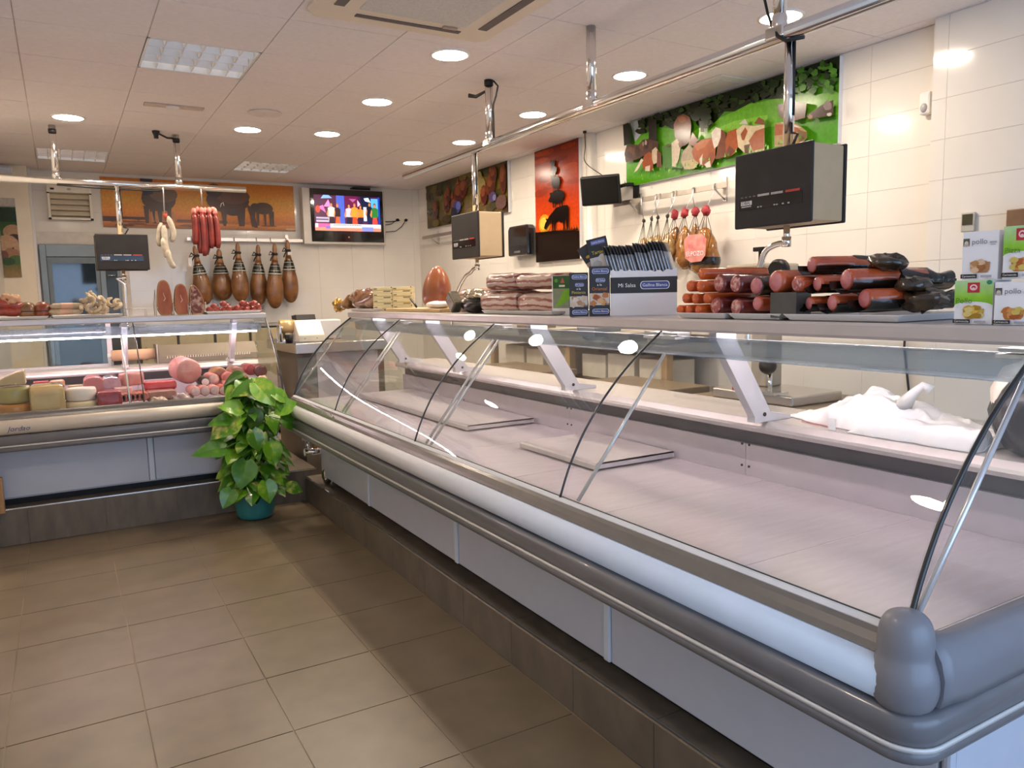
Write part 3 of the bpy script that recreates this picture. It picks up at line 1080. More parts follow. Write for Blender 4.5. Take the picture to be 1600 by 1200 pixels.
def scale(label, c, fr, hw, hh, depth, pole_top, arm, dibal=True):
    """c front-centre; fr = reading direction (unit), faces fr x z"""
    fr = V(fr)
    up = V((0, 0, 1))
    nr = fr.cross(up)
    c = V(c)
    r = root('hanging_scale', label, 'scale', c - nr * depth / 2 - up * hh, 'scales hung from the rails')
    G = lambda a, b, d: c + fr * a + up * b - nr * d

    def bx(a0, b0, d0, a1, b1, d1):
        return MB().prism([(a0, b0), (a1, b0), (a1, b1), (a0, b1)], lambda a, b, t: G(a, b, t), d0, d1)
    part('housing', r, bx(-hw + .006, -hh + .006, .012, hw - .006, hh - .006, depth), M_scale_side, bevel=.006)
    part('back_panel', r, bx(-hw, -hh, depth, hw, hh, depth + .014), M_dark, bevel=.005)
    f = part('front_panel', r, bx(-hw, -hh, 0, hw, hh, .014), M_dark, bevel=.007)
    part('display', f, bx(-hw * .86, -hh * .50, -.0015, hw * .78, -hh * .20, .002), M_led)
    cols = ['#8a8480', '#8a8480', '#8a8480', '#8a8480', '#c8c4c0', '#c8c4c0', '#d05048']
    p = Print(G(-hw * .84, -hh * .20, -.001), fr, up, hw * 1.6, hh * .09)
    for k in range(4):
        p.rect(.02 + k * .07, .25, .06 + k * .07, .6, '#777370')
    p.rect(.31, .1, .5, .75, '#b9b5b2').rect(.53, .1, .72, .75, '#b9b5b2').rect(.76, .1, .98, .75, '#c0463c')
    p.put(f, M_print, 'legend')
    if dibal:
        q = Print(G(-hw * .80, -hh * .44, -.0018), fr, up, hw * .30, hh * .17)
        q.rect(0, .35, 1, 1, '#e8e8e8').rect(.05, .05, .95, .2, '#cfcfcf')
        q.put(f, M_print, 'badge')
        text('DIBAL', f, G(-hw * .65, -hh * .325, -.0024), fr, up, hw * .24, m=M_txtk, name='badge_lettering')
        dg = Print(G(-hw * .35, -hh * .50, -.0018), fr, up, hw * .95, hh * .1)
        for a in (.0, .08, .45, .52, .68, .83):
            dg.rect(a, .2, a + .05, .55, '#bdb9b4')
        dg.put(f, M_print, 'readout')
    pc = G(0, 0, depth * .5)
    pole = part('pole', r, MB().cyl(pc + up * (hh - .004), V((pc.x, pc.y, pole_top)), .021, 14), M_chrome)
    part('cable', pole, MB().tube([G(.03, hh, depth * .4), G(.06, hh + .05, depth * .4), G(.03, hh + .06, depth * .4), G(.02, hh + .10, depth * .45)], .006, 6).tube([pc + V((0, 0, hh + .13)) + fr * .0225, V((pc.x, pc.y, pole_top)) + fr * .0225], .005, 6), M_cable)
    a0 = pc - up * (hh - .004)
    mb = MB().cyl(a0, a0 - up * .075, .013, 10).cyl(a0 - up * .045, a0 - up * .085, .019, 10)
    mb.tube(smoothcurve([tuple(a0 - up * .07), tuple(a0 - up * .072 - fr * .05)] + [tuple(a0 + fr * x + up * z) for x, z in arm], 4), .0125, 10)
    part('load_arm', r, mb, M_chrome)
    return r


s0 = scale('black-fronted hanging scale, the largest, in front of the grazing cattle picture', (2.46, 2.15, 1.95), (0, -1, 0), .192, .15, .19, 2.535, [(-.11, -.10), (-.15, -.20), (-.19, -.33), (-.2, -.49)])
s1 = scale('black-fronted hanging scale before the blurred red hens picture', (2.46, 4.83, 1.965), (0, -1, 0), .205, .155, .19, 2.535, [(-.11, -.10), (-.2, -.13), (-.34, -.25), (-.46, -.5)])
s2 = scale('black-fronted hanging scale over the corner counter, before the cold room door', (.475, 7.1, 1.97), (1, 0, 0), .195, .145, .19, 2.53, [(.0, -.12), (.0, -.2), (.0, -.3), (.0, -.5)])

# ------------------------------------------------------------------ pictures
M_canvas = mat('canvas edge', (.72, .74, .78), .5, var=.03)


def picture(name, label, o, rr, wd, ht, depth=.035, edge=None):
    o, rr = V(o), V(rr)
    up = V((0, 0, 1))
    nr = rr.cross(up)
    r = root(name, label, 'picture', o + rr * wd / 2 + up * 0)
    part('panel', r, MB().prism([(0, 0), (wd, 0), (wd, ht), (0, ht)], lambda a, b, t: o + rr * a + up * b + nr * t, .0015, depth), edge or M_canvas)
    return r, Print(o + nr * (depth + .0003), rr, up, wd, ht)


# grazing cattle
r, p = picture('cattle_picture', 'wide picture of brown and white cattle lying on a green hillside', (4.22, 5.19, 2.43), (0, -1, 0), 2.04, .515)
p.grad([(0, '#5aa51c'), (.3, '#55a81b'), (.5, '#4f9a1a'), (1, '#4c8a1c')])


def cq(pts, c):
    """outline noted in the picture's own skewed view, straightened to the panel"""
    out = []
    for x, y in pts:
        s_ = (x - 10) / 1515
        yb, yt = 930 - 330 * s_, 460 - 460 * s_
        out.append((s_, (yb - y) / (yb - yt)))
    p.poly(out, c)


def blob(x, y, rx, ry, c, n=12, j=.15):
    cq([(x + rx * math.cos(k * 6.283 / n) * (1 + j * math.sin(k * 2.3 + x)), y + ry * math.sin(k * 6.283 / n) * (1 + j * math.sin(k * 1.7 + y))) for k in range(n)], c)


cq([(50, 450), (190, 400), (160, 520), (95, 590)], '#c2c8ce')
cq([(85, 600), (180, 510), (320, 470), (460, 480), (460, 620), (340, 650), (95, 650)], '#62b322')
cq([(330, 640), (470, 560), (620, 480), (740, 425), (850, 370), (1000, 300), (1230, 260), (1525, 250), (1525, 420), (1120, 470), (600, 640)], '#6cb428')
cq([(700, 500), (900, 420), (1120, 380), (1120, 440), (760, 520)], '#86c83c')
cq([(1390, 430), (1525, 400), (1525, 600), (1390, 590)], '#4f9c1c')
cq([(120, 430), (400, 330), (800, 210), (1525, 0), (1525, 150), (1430, 110), (1330, 140), (1230, 190), (1220, 270), (1100, 270), (1010, 290), (900, 350), (830, 350), (770, 420), (700, 470), (660, 470), (620, 440), (610, 380), (560, 370), (480, 400), (470, 470), (430, 480), (330, 440), (260, 460), (190, 480), (130, 470)], '#1b280d')
random.seed(3)
for k in range(70):
    x = random.uniform(140, 1180)
    y = 460 - 460 * (x - 10) / 1515 + random.uniform(10, 120)
    blob(x, y, random.uniform(14, 34), random.uniform(12, 28), pick(['#16220b', '#22330f', '#2b4214', '#111b08', '#35501a']), 8, .3)
for k in range(60):
    x = random.uniform(1215, 1520)
    y = random.uniform(max(40, 460 - 460 * (x - 10) / 1515 + 10), 260)
    blob(x, y, random.uniform(12, 28), random.uniform(12, 26), pick(['#2b5216', '#3c6e1e', '#1c3a10', '#4a8426', '#5a9a30']), 8, .3)
cq([(10, 470), (60, 450), (90, 510), (85, 600), (20, 625)], '#161c10')
cq([(255, 420), (318, 410), (322, 580), (250, 580)], '#1e1510')
cq([(682, 440), (704, 440), (708, 500), (678, 500)], '#241a10')
for k in range(8):
    blob(690 + random.uniform(-60, 60), 400 + random.uniform(-50, 40), 40, 34, pick(['#16220b', '#1f300f', '#121d08']), 9, .3)
cq([(370, 610), (470, 590), (560, 640), (540, 770), (380, 770)], '#3c7a16')
cq([(40, 640), (60, 615), (160, 608), (200, 570), (250, 560), (300, 570), (340, 582), (335, 640), (300, 650), (260, 680), (200, 690), (170, 710), (40, 745), (22, 690)], '#54362a')
for x, y, rx, ry, c in ((90, 660, 40, 34, '#6d4634'), (70, 690, 30, 26, '#3f281e'), (150, 660, 24, 40, '#412a20'), (190, 620, 20, 34, '#6a4a3a'), (237, 605, 22, 30, '#3a2620'), (228, 590, 10, 20, '#b8a898'), (270, 620, 18, 30, '#5c3c2c'), (310, 605, 22, 24, '#4a2f22'), (205, 600, 8, 16, '#a89484')):
    blob(x, y, rx, ry, c)
cq([(195, 730), (215, 685), (260, 655), (292, 670), (295, 790), (230, 798), (200, 775)], '#9c4a1c')
cq([(115, 820), (190, 708), (206, 722), (150, 800)], '#e4d4c4')
cq([(285, 645), (318, 618), (345, 650), (327, 735), (300, 748), (285, 705)], '#d2bea2')
cq([(330, 640), (366, 662), (370, 772), (326, 765), (330, 720)], '#6d361a')
cq([(225, 770), (270, 755), (265, 800), (225, 800)], '#d8c4ae')
cq([(472, 450), (500, 390), (550, 370), (600, 392), (614, 445), (604, 560), (560, 605), (520, 605), (480, 540)], '#7a3e1a')
cq([(480, 500), (600, 480), (604, 570), (560, 605), (510, 605)], '#5a3018')
blob(540, 410, 34, 24, '#9a5426')
cq([(545, 650), (600, 590), (640, 640), (672, 712), (640, 765), (560, 775), (530, 725)], '#a8987c')
cq([(540, 720), (640, 700), (672, 730), (640, 770), (560, 776)], '#c0ac80')
cq([(455, 585), (500, 552), (532, 600), (516, 700), (490, 762), (460, 757)], '#d6c6ac')
blob(430, 605, 16, 12, '#5a3420')
blob(528, 590, 14, 30, '#6b3c20')
cq([(590, 595), (625, 505), (668, 560), (642, 605)], '#80503e')
cq([(620, 650), (640, 592), (700, 556), (770, 540), (802, 600), (792, 700), (722, 742), (690, 742), (640, 705)], '#a24f1e')
cq([(640, 600), (700, 565), (760, 555), (720, 610), (660, 640)], '#b9642c')
cq([(690, 742), (770, 640), (802, 680), (770, 742), (740, 757)], '#8d431a')
cq([(835, 480), (866, 500), (882, 590), (872, 682), (800, 700), (815, 600)], '#703618')
cq([(768, 505), (800, 465), (838, 480), (836, 540), (816, 600), (790, 622), (776, 562)], '#e4d8ca')
cq([(680, 700), (705, 660), (700, 740), (685, 740)], '#dccab4')
cq([(718, 738), (760, 708), (766, 756), (735, 762)], '#e6d8c6')
cq([(870, 570), (886, 500), (948, 478), (962, 600), (940, 655), (885, 692), (876, 655)], '#a04e20')
cq([(880, 640), (900, 600), (940, 640), (886, 692)], '#6a3216')
cq([(945, 490), (990, 452), (1060, 462), (1130, 455), (1132, 640), (1010, 662), (960, 612)], '#d2c09c')
cq([(975, 520), (1006, 470), (1022, 500), (1000, 565), (985, 560)], '#94481e')
cq([(1030, 570), (1072, 500), (1130, 478), (1130, 625), (1060, 640)], '#9c5024')
cq([(1000, 600), (1040, 590), (1030, 660), (1005, 660)], '#5a3a20')
cq([(1195, 452), (1250, 440), (1330, 460), (1382, 512), (1386, 560), (1350, 602), (1195, 615)], '#a98a58')
cq([(1195, 455), (1300, 466), (1350, 505), (1300, 530), (1195, 535)], '#a2562a')
cq([(1330, 500), (1384, 520), (1386, 565), (1340, 590)], '#7a6038')
cq([(1230, 445), (1290, 450), (1352, 488), (1300, 478)], '#e6dad0')
cq([(965, 445), (1005, 410), (1026, 452)], '#c8c0b8')
cq([(1065, 445), (1095, 400), (1130, 425), (1128, 458)], '#82482a')
cq([(1210, 320), (1300, 298), (1380, 320), (1372, 420), (1300, 442), (1222, 402)], '#60423a')
blob(1270, 350, 40, 36, '#755448')
cq([(1380, 405), (1460, 340), (1525, 308), (1525, 412), (1400, 432)], '#453028')
blob(1495, 345, 22, 34, '#8a7874')
blob(1505, 405, 14, 12, '#c8bcb4')
blob(1402, 415, 12, 18, '#9a7058')
for k in range(70):
    x = random.uniform(25, 1380)
    y = 915 - 330 * (x - 10) / 1515 - random.uniform(0, 60)
    cq([(x, y), (x + 7, y - random.uniform(14, 34)), (x + 13, y)], pick(['#58a81a', '#74c42a', '#458c16', '#86d038']))
p.put(r, M_post)

# stacked animals at sunset
r, p = picture('sunset_picture', 'tall orange picture of farm animals standing on one another at sunset', (4.22, 6.63, 1.87), (0, -1, 0), .755, 1.085)
p.grad([(0, '#1a0d06'), (.2, '#ff7a22'), (.3, '#f2561a'), (.5, '#d84412'), (.7, '#b53a0e'), (.85, '#962c0a'), (1, '#83260a')])
random.seed(5)
for k in range(16):
    p.ell(random.random(), .62 + .36 * random.random(), .18, .018 + .02 * random.random(), pick(['#8a2a0a', '#a5350e', '#7a2208', '#b8410f']), n=10)
p.ell(.22, .34, .14, .085, '#ffae2a').ell(.2, .345, .09, .055, '#ffe05a')
K = '#120a07'
p.poly([(0, 0), (1, 0), (1, .235), (.8, .25), (.5, .265), (.2, .27), (0, .275)], '#1c0f08')
for k in range(40):
    a = k / 40
    p.poly([(a, .24), (a + .012, .28 + .012 * math.sin(k * 3)), (a + .024, .24)], '#1c0f08')
# cow
p.poly([(.40, .36), (.44, .43), (.52, .462), (.70, .47), (.78, .465), (.79, .42), (.78, .36), (.70, .345), (.55, .345), (.46, .34)], K)
p.poly([(.44, .43), (.36, .40), (.26, .34), (.23, .30), (.27, .285), (.33, .32), (.42, .36)], K).poly([(.30, .36), (.27, .385), (.33, .375)], K)
for a, wd in ((.42, .03), (.47, .03), (.68, .03), (.75, .035)):
    p.poly([(a - .01, .37), (a + wd + .01, .37), (a + wd - .005, .26), (a + .005, .26)], K)
p.poly([(.78, .45), (.80, .45), (.795, .27), (.785, .27)], K).ell(.64, .345, .05, .02, K)
# pig
p.ell(.55, .555, .17, .058, K).poly([(.42, .57), (.37, .555), (.35, .53), (.40, .515), (.46, .53)], K).poly([(.40, .575), (.375, .60), (.44, .60)], K)
for a in (.45, .49, .60, .65):
    p.poly([(a, .53), (a + .03, .53), (a + .025, .465), (a + .005, .465)], K)
# sheep
p.ell(.53, .68, .095, .055, K).ell(.46, .715, .035, .03, K).poly([(.43, .73), (.42, .75), (.48, .745)], K)
for a in (.47, .50, .56, .59):
    p.poly([(a, .65), (a + .018, .65), (a + .016, .60), (a + .002, .60)], K)
# hens
p.ell(.49, .785, .065, .035, '#1b0f0c').poly([(.54, .79), (.57, .82), (.55, .77)], '#1b0f0c').ell(.45, .81, .025, .022, '#1b0f0c').rect(.47, .73, .48, .76, K).rect(.505, .73, .515, .76, K)
p.ell(.47, .845, .045, .026, '#24100a').ell(.44, .865, .02, .018, '#24100a').poly([(.50, .85), (.54, .885), (.51, .835)], '#24100a').poly([(.42, .865), (.395, .858), (.425, .855)], '#7a2a10')
p.put(r, M_post)

# red hens, out of focus
r, p = picture('hens_picture', 'blurred picture of reddish hens on dry grass', (4.22, 9.26, 2.425), (0, -1, 0), 2.09, .535)
p.grad([(0, '#5c4a1e'), (.3, '#7a6428'), (.6, '#6f6128'), (.85, '#5a5a2a'), (1, '#3f4626')])
random.seed(9)
for k in range(60):
    p.ell(random.random(), random.random(), .05, .09, pick(['#6d5a24', '#5b4f22', '#80702e', '#4d4a20', '#8a7230', '#55401c']), n=9)
for k in range(8):
    p.ell(.66 + .1 * random.random(), .4 + .4 * random.random(), .03, .18, '#a8965a', n=10)
for cx, cy, w, h in ((.14, .40, .04, .22), (.30, .46, .04, .22), (.40, .38, .05, .2), (.46, .62, .06, .24), (.52, .70, .05, .2), (.76, .45, .04, .2), (.84, .62, .05, .26), (.87, .80, .04, .16), (.97, .66, .035, .3), (.33, .66, .03, .2)):
    p.ell(cx, cy, w, h, '#7a3a1c', n=12).ell(cx + .008, cy - h * .25, w * .8, h * .6, '#5a2a18', n=12).ell(cx - .01, cy + h * .3, w * .6, h * .5, '#94502a', n=10)
for cx, cy in ((.29, .62), (.38, .55), (.46, .82), (.845, .88)):
    p.poly([(cx - .02, cy), (cx, cy + .16), (cx + .012, cy)], '#b0582c')
p.ell(.44, .33, .05, .14, '#4f4a86').ell(.46, .36, .03, .09, '#6f72c4').ell(.86, .36, .04, .1, '#5b4c78').ell(.88, .34, .02, .06, '#8f86b0').ell(.95, .22, .06, .14, '#7a5a50').ell(.40, .22, .04, .12, '#2a2030')
p.put(r, M_post)

M_sheep = mat('sheep print', rough=.3, attr=True, var=.12, scale=40, gain=1.05)
# sheep at dusk on the back wall
r, p = picture('sheep_picture', 'wide orange picture of dark sheep against a dusk field', (.47, 9.6, 2.385), (1, 0, 0), 2.09, .54, .02)
p.grad([(0, '#8a5018'), (.1, '#d8862c'), (.14, '#a8601c'), (.2, '#c8701e'), (.35, '#e08e22'), (.6, '#d09420'), (.8, '#c87c1a'), (1, '#c07016')])
random.seed(4)
p.rect(0, .12, .22, .22, '#4a2810').rect(.36, .13, .62, .19, '#5c3214')
for k in range(26):
    p.ell(random.random(), .04 + .12 * random.random(), .05, .02, pick(['#7a4416', '#5a3010', '#c07024', '#8a5018']), n=8)
G1, G2 = '#4a3424', '#6a5038'
p.ell(.275, .60, .085, .26, G1, n=18).ell(.30, .70, .07, .17, G2, n=16).ell(.22, .86, .03, .16, '#2c2630', n=12).poly([(.19, 1), (.25, 1), (.25, .7), (.20, .65)], '#2c2630')
for a in (.205, .235, .27, .315):
    p.poly([(a - .008, .45), (a + .02, .45), (a + .012, .10), (a - .002, .10)], G1)
for a in (.225, .25, .30, .33):
    p.poly([(a, .28), (a + .012, .36), (a + .02, .12), (a + .006, .10)], '#c08048')
p.ell(.63, .62, .115, .26, '#48281a', n=18).ell(.66, .72, .09, .17, '#5f3a24', n=16).ell(.56, .82, .045, .15, '#3c2620', n=12)
for a in (.60, .685, .70, .755):
    p.poly([(a - .012, .46), (a + .022, .46), (a + .012, .08), (a - .002, .08)], '#48281a')
p.poly([(.73, .55), (.76, .5), (.785, .06), (.765, .06)], '#48281a').ell(.655, .36, .04, .06, '#40241a')
p.ell(.82, .48, .055, .13, '#452a1a', n=16).ell(.775, .50, .025, .09, '#3a2418', n=12)
for a in (.785, .825, .855, .868):
    p.poly([(a - .004, .42), (a + .012, .42), (a + .008, .10), (a, .10)], '#452a1a')
p.ell(.97, .04, .03, .025, '#c9a070')
p.put(r, M_sheep)

# far-left picture on the pier
r, p = picture('piglet_picture', 'picture of a pale pink calf resting on grass, on the far pier', (-.465, 9.35, 1.84), (1, 0, 0), .15, .79, .02)
p.grad([(0, '#b08a50'), (.12, '#8a7a34'), (.25, '#5f7228'), (.5, '#4c6a22'), (.72, '#2f5a1c'), (.88, '#24441a'), (.9, '#cfc8c0'), (1, '#d8cfc4')])
p.poly([(0, .9), (.3, .86), (.5, .88), (1, .83), (1, .7), (0, .7)], '#1f3a16')
p.ell(.75, .57, .6, .10, '#c9a078').ell(.8, .50, .4, .05, '#4a3220').ell(.3, .38, .75, .16, '#d8ac84', rot=-.3).ell(.6, .30, .5, .07, '#b98660', rot=-.4).ell(.1, .28, .25, .06, '#8a5a40').ell(.8, .22, .5, .06, '#5a7a2a').ell(.3, .2, .4, .05, '#3f5f20').ell(.65, .37, .05, .012, '#503828')
p.put(r, M_post)

# ------------------------------------------------------------------ television
r = root('television', 'flat television in a silver surround showing dancers on stage', 'television', (3.2, 9.5, 2.23))
yv = 9.46
a, b = P(471, 294, 'Y', yv), P(606, 382, 'Y', yv)
x0, x1, z0, z1 = a.x, b.x - .02, 2.225, 2.905
part('cabinet', r, MB().box((x0, yv, z0), (x1, yv + .13, z1)), mat('silver plastic', (.62, .58, .52), .4, .3, var=.03), bevel=.008)
sx0, sx1, sz0, sz1 = x0 + .095, x1 - .03, z0 + .03, z1 - .008
part('screen_frame', r, MB().box((sx0, yv - .012, sz0), (sx1, yv + .01, sz1)), M_blackg, bevel=.004)
part('logo', r, MB().cyl(((sx0 + sx1) / 2, yv - .0125, sz0 + .06), ((sx0 + sx1) / 2, yv - .014, sz0 + .06), .012, 12), M_chrome)
part('set_top_box', r, MB().box((x0 + .65, yv + .01, z1 + .0), (x0 + .88, yv + .12, z1 + .035)), M_black, bevel=.004, label='small black receiver on top')
p = Print((sx0 + .045, yv - .0125, sz0 + .135), (1, 0, 0), (0, 0, 1), sx1 - sx0 - .09, sz1 - sz0 - .21, .0003)
p.grad([(0, '#d86a78'), (.1, '#c0a8b8'), (.2, '#5a2450'), (.5, '#38123a'), (1, '#4a1448')])
p.rect(.0, .2, .33, 1, '#4a143c').rect(.33, .2, .45, 1, '#4a64d0').rect(.46, .45, .66, 1, '#6a1648').rect(.70, .3, .86, 1, '#141a3c').rect(.86, .45, .97, .95, '#5ab4f0').rect(.97, .2, 1, 1, '#1840b0').rect(.74, .3, .79, .7, '#cfe4f4')
p.poly([(.10, .90), (.14, 1), (.22, 1), (.27, .92)], '#8ab8f0').poly([(.14, .68), (.21, .88), (.25, .67)], '#f48ad0').poly([(.05, .66), (.13, .72), (.17, .5)], '#f070b8').poly([(.52, .92), (.64, .92), (.58, .82)], '#b05a98').poly([(.65, .70), (.65, .9), (.70, .76)], '#f4c8f0').poly([(.75, .95), (.82, .97), (.86, .83), (.77, .87)], '#d8f0ff')
p.ell(.05, .6, .035, .1, '#d83a20').rect(.02, .24, .22, .38, '#b8a8c0').rect(.02, .30, .2, .33, '#40304c')


def dancer(x, top, shirt, legs, skin='#d88a5a', hair='#3a1c14', w=.05):
    p.poly([(x - w * .9, .16), (x - w * .5, .5), (x + w * .5, .5), (x + w * .9, .16)], legs)
    p.poly([(x - w, .40), (x - w * 1.05, top - .12), (x, top - .07), (x + w * 1.05, top - .12), (x + w, .40)], shirt)
    p.ell(x, top - .02, w * .42, .065, hair).ell(x, top - .035, w * .32, .05, skin)
    p.poly([(x - w * 1.05, top - .14), (x - w * 1.5, top - .3), (x - w * 1.1, top - .38), (x - w * .8, top - .2)], skin)


dancer(.25, .76, '#f0d8cc', '#2a1420')
dancer(.34, .74, '#2c1018', '#e0602c', hair='#c8602c', w=.042)
dancer(.515, .74, '#d8c8d8', '#201830')
dancer(.60, .77, '#f09a30', '#c84a28', hair='#8a4420')
dancer(.69, .72, '#e88a34', '#2a1838', hair='#5a3018', w=.045)
dancer(.83, .80, '#10182a', '#182448', w=.045)
dancer(.91, .77, '#2f7a34', '#d84a40', hair='#4a2418')
p.rect(0, .0, 1, .10, '#e08a70').rect(0, .09, 1, .2, '#d8d8dc').rect(.04, .09, .22, .2, '#e85a98').rect(.15, .05, .22, .14, '#8a6ac0').rect(.7, .0, .88, .12, '#7a8ad0')
for k in range(16):
    p.rect(.27 + k * .027, .155, .285 + k * .027, .18, '#4a4650')
p.put(r, mat('lit screen', attr=True, rough=.3, var=.05, emit=1.15), 'screen_image')
wc = part('plug_lead', r, MB().tube([(x1, yv + .06, z0 + .30), (x1 + .12, 9.57, z0 + .31), (x1 + .25, 9.585, z0 + .33)], .006, 6).tube([(x1, yv + .06, z0 + .26), (x1 + .12, 9.57, z0 + .28), (x1 + .2, 9.585, z0 + .33)], .005, 6).tube([(x1, yv + .06, z0 + .17), (x1 + .18, 9.57, z0 + .19), (x1 + .27, 9.585, z0 + .25), (x1 + .33, 9.585, z0 + .33)], .005, 6), M_cable)
r = root('wall_socket', 'double white wall socket beside the television', 'socket', (x1 + .28, 9.6, z0 + .28))
part('plate', r, MB().box((x1 + .19, 9.585, z0 + .30), (x1 + .36, 9.598, z0 + .37)), M_cream, bevel=.004)
for dx in (.21, .33):
    part('plug', r, MB().cyl((x1 + dx, 9.585, z0 + .335), (x1 + dx, 9.55, z0 + .335), .018, 10), M_black)

# insect killer
r = root('insect_killer', 'cream louvred insect killer lamp on the wall over the cold room door', 'insect killer', (.17, 9.52, 2.44))
x0, x1, z0, z1 = -.03, .375, 2.45, 2.80
mb = MB().box((x0, 9.50, z0), (x0 + .022, 9.598, z1 - .06)).box((x1 - .022, 9.50, z0), (x1, 9.598, z1 - .06)).box((x0, 9.50, z0), (x1, 9.598, z0 + .02))
part('frame', r, mb, M_cream, bevel=.003)
h = part('head', r, MB().box((x0 - .005, 9.47, z1 - .075), (x1 + .005, 9.598, z1)), mat('lamp ivory', (.86, .78, .64), .35, var=.03), bevel=.006)
part('switch', h, MB().box((x0 + .03, 9.466, z1 - .05), (x0 + .065, 9.472, z1 - .032)), M_black)
part('emblem', h, MB().lathe([(.02, 0), (.02, .002)], (x0 + .2, 9.470, z1 - .04), (0, -1, 0), sx=1, sy=.6), mat('emblem tan', (.5, .42, .32), .4))
for k in range(4):
    z = z0 + .045 + k * .058
    part('louvre', r, MB().prism([(9.515, z), (9.523, z - .004), (9.56, z + .04), (9.552, z + .044)], lambda a, b, t: V((t, a, b)), x0 + .024, x1 - .024), mat('warm steel louvre', (.84, .74, .56), .35, .1, var=.05))
part('back_plate', r, MB().box((x0 + .02, 9.57, z0 + .01), (x1 - .02, 9.595, z1 - .07)), mat('grille brown', (.50, .42, .30), .5))
mb = MB()
for cx in (x0 + .008, x1 - .008):
    mb.box((cx - .014, 9.49, z0 - .006), (cx + .014, 9.52, z0 + .014)).box((cx - .012, 9.49, z1 - .085), (cx + .012, 9.52, z1 - .02))
part('corner_cap', r, mb, M_black, bevel=.003)

# speaker with its lead
r = root('wall_speaker', 'black wedge speaker tilted down from the right-hand wall beside the cattle picture', 'speaker', (4.0, 5.5, 2.33))
c = P(943, 296, 'X', 4.0)
M = Matrix.Translation(c) @ Matrix.Rotation(R(33), 4, 'Z') @ Matrix.Rotation(R(-15), 4, 'Y')
mb = MB(M)
mb.rings([[(-.10, -.17, -.11), (-.10, .17, -.11), (-.085, .17, .12), (-.085, -.17, .12)], [(-.06, -.17, -.12), (-.06, .17, -.12), (-.06, .17, .125), (-.06, -.17, .125)], [(.10, -.10, -.08), (.10, .10, -.08), (.10, .10, .10), (.10, -.10, .10)]], smooth=False)
part('cabinet', r, mb, M_black, bevel=.01)
part('grille', r, MB(M).prism([(-.155, -.10), (.155, -.10), (.155, .112), (-.155, .112)], lambda a, b, t: V((-.094 + .006 * (b / .12) - t, a, b)), 0, .008), mat('speaker cloth', (.012, .011, .010), .9, bump=.3, scale=300, spec=.08), bevel=.004)
part('bracket', r, MB().box((4.20, c.y - .20, c.z - .08), (4.218, c.y - .14, c.z + .12)).tube([c + V((.06, 0, 0)), c + V((.14, -.12, .03)), (4.205, c.y - .17, c.z + .03)], .016, 8), M_black)
part('lead', r, MB().tube(smoothcurve([(c.x, c.y, c.z + .11), (4.03, 5.56, 2.68), (4.06, 5.60, 2.82), (4.07, 5.62, 2.958)], 4), .004, 6).cyl((4.07, 5.62, 2.94), (4.07, 5.62, 2.958), .016, 8), M_cable)

# soap dispenser, thermostat, sensors
r = root('towel_dispenser', 'black glossy towel dispenser on the wall under the sunset picture edge', 'dispenser', (4.15, 6.88, 1.95))
part('body', r, MB().prism([(-.20, .0), (.20, .0), (.20, .27), (.17, .31), (-.17, .31), (-.20, .27)], lambda a, b, t: V((4.218 - t, 6.88 + a, 1.95 + b)), 0, .105), M_blackg, bevel=.02)
part('window', r, MB().box((4.107, 6.82, 1.98), (4.115, 6.94, 2.0)), mat('smoked window', (.12, .12, .12), .2))
r = root('thermostat', 'small grey thermostat with a dark screen on the wall near the cartons', 'thermostat', (4.12, 2.30, 1.83))
a = P(1520, 336, 'X', 4.13)
part('case', r, MB().box((4.112, 2.265, 1.825), (4.129, 2.335, 1.925)), mat('thermostat grey', (.52, .49, .42), .5), bevel=.004)
part('screen', r, MB().box((4.109, 2.275, 1.86), (4.113, 2.327, 1.915)), mat('lcd olive', (.06, .055, .03), .2))
p = P(1597, 345, 'X', 4.10)
r = root('wall_box', 'brown wooden box fixed to the wall above the cartons', 'wall box', (4.08, p.y, p.z - .08))
part('case', r, MB().box((4.04, p.y - .07, p.z - .11), (4.10, p.y + .045, p.z + .055)), mat('brown case', (.22, .12, .06), .5, var=.15), bevel=.005)
part('mount', r, MB().box((4.10, p.y - .05, p.z - .08), (4.128, p.y + .03, p.z + .03)), M_black)
p = P(1446, 163, 'X', 4.18)
r = root('motion_sensor', 'white motion sensor high on the wall by the step', 'sensor', (4.19, p.y, p.z - .05))
part('case', r, MB().box((4.165, p.y - .035, p.z - .055), (4.216, p.y + .03, p.z + .065)), M_whitep, bevel=.012)
part('lens', r, MB().ell((4.165, p.y, p.z - .02), (.012, .02, .025)), mat('lens grey', (.45, .43, .42), .3))

# ------------------------------------------------------------------ wall rails with hooks
r = root('hook_rail', 'steel wall rail under the cattle picture holding netted meats', 'rail', (4.15, 4.6, 2.25))
part('bar', r, MB().box((4.105, 3.98, 2.268), (4.113, 5.27, 2.308)), M_steeld, bevel=.002)
for y in (5.05, 4.10):
    part('wall_bracket', r, MB().box((4.10, y - .012, 2.28), (4.218, y + .012, 2.296)).box((4.206, y - .016, 2.19), (4.218, y + .016, 2.36)).tube([(4.11, y, 2.27), (4.21, y, 2.20)], .006, 6), M_steel)
HR = r
r = root('hook_rail', 'short steel wall rail under the blurred hens picture', 'rail', (4.15, 8.8, 2.27))
part('bar', r, MB().box((4.10, 8.05, 2.285), (4.108, 9.25, 2.325)), M_steeld, bevel=.002)
for y in (9.0, 8.3):
    part('wall_bracket', r, MB().box((4.10, y - .012, 2.295), (4.218, y + .012, 2.311)).box((4.206, y - .016, 2.21), (4.218, y + .016, 2.38)).tube([(4.11, y, 2.285), (4.21, y, 2.22)], .006, 6), M_steel)
r = root('hook_rail', 'steel wall rail carrying six cured hams below the sheep picture', 'rail', (2.1, 9.5, 2.25))
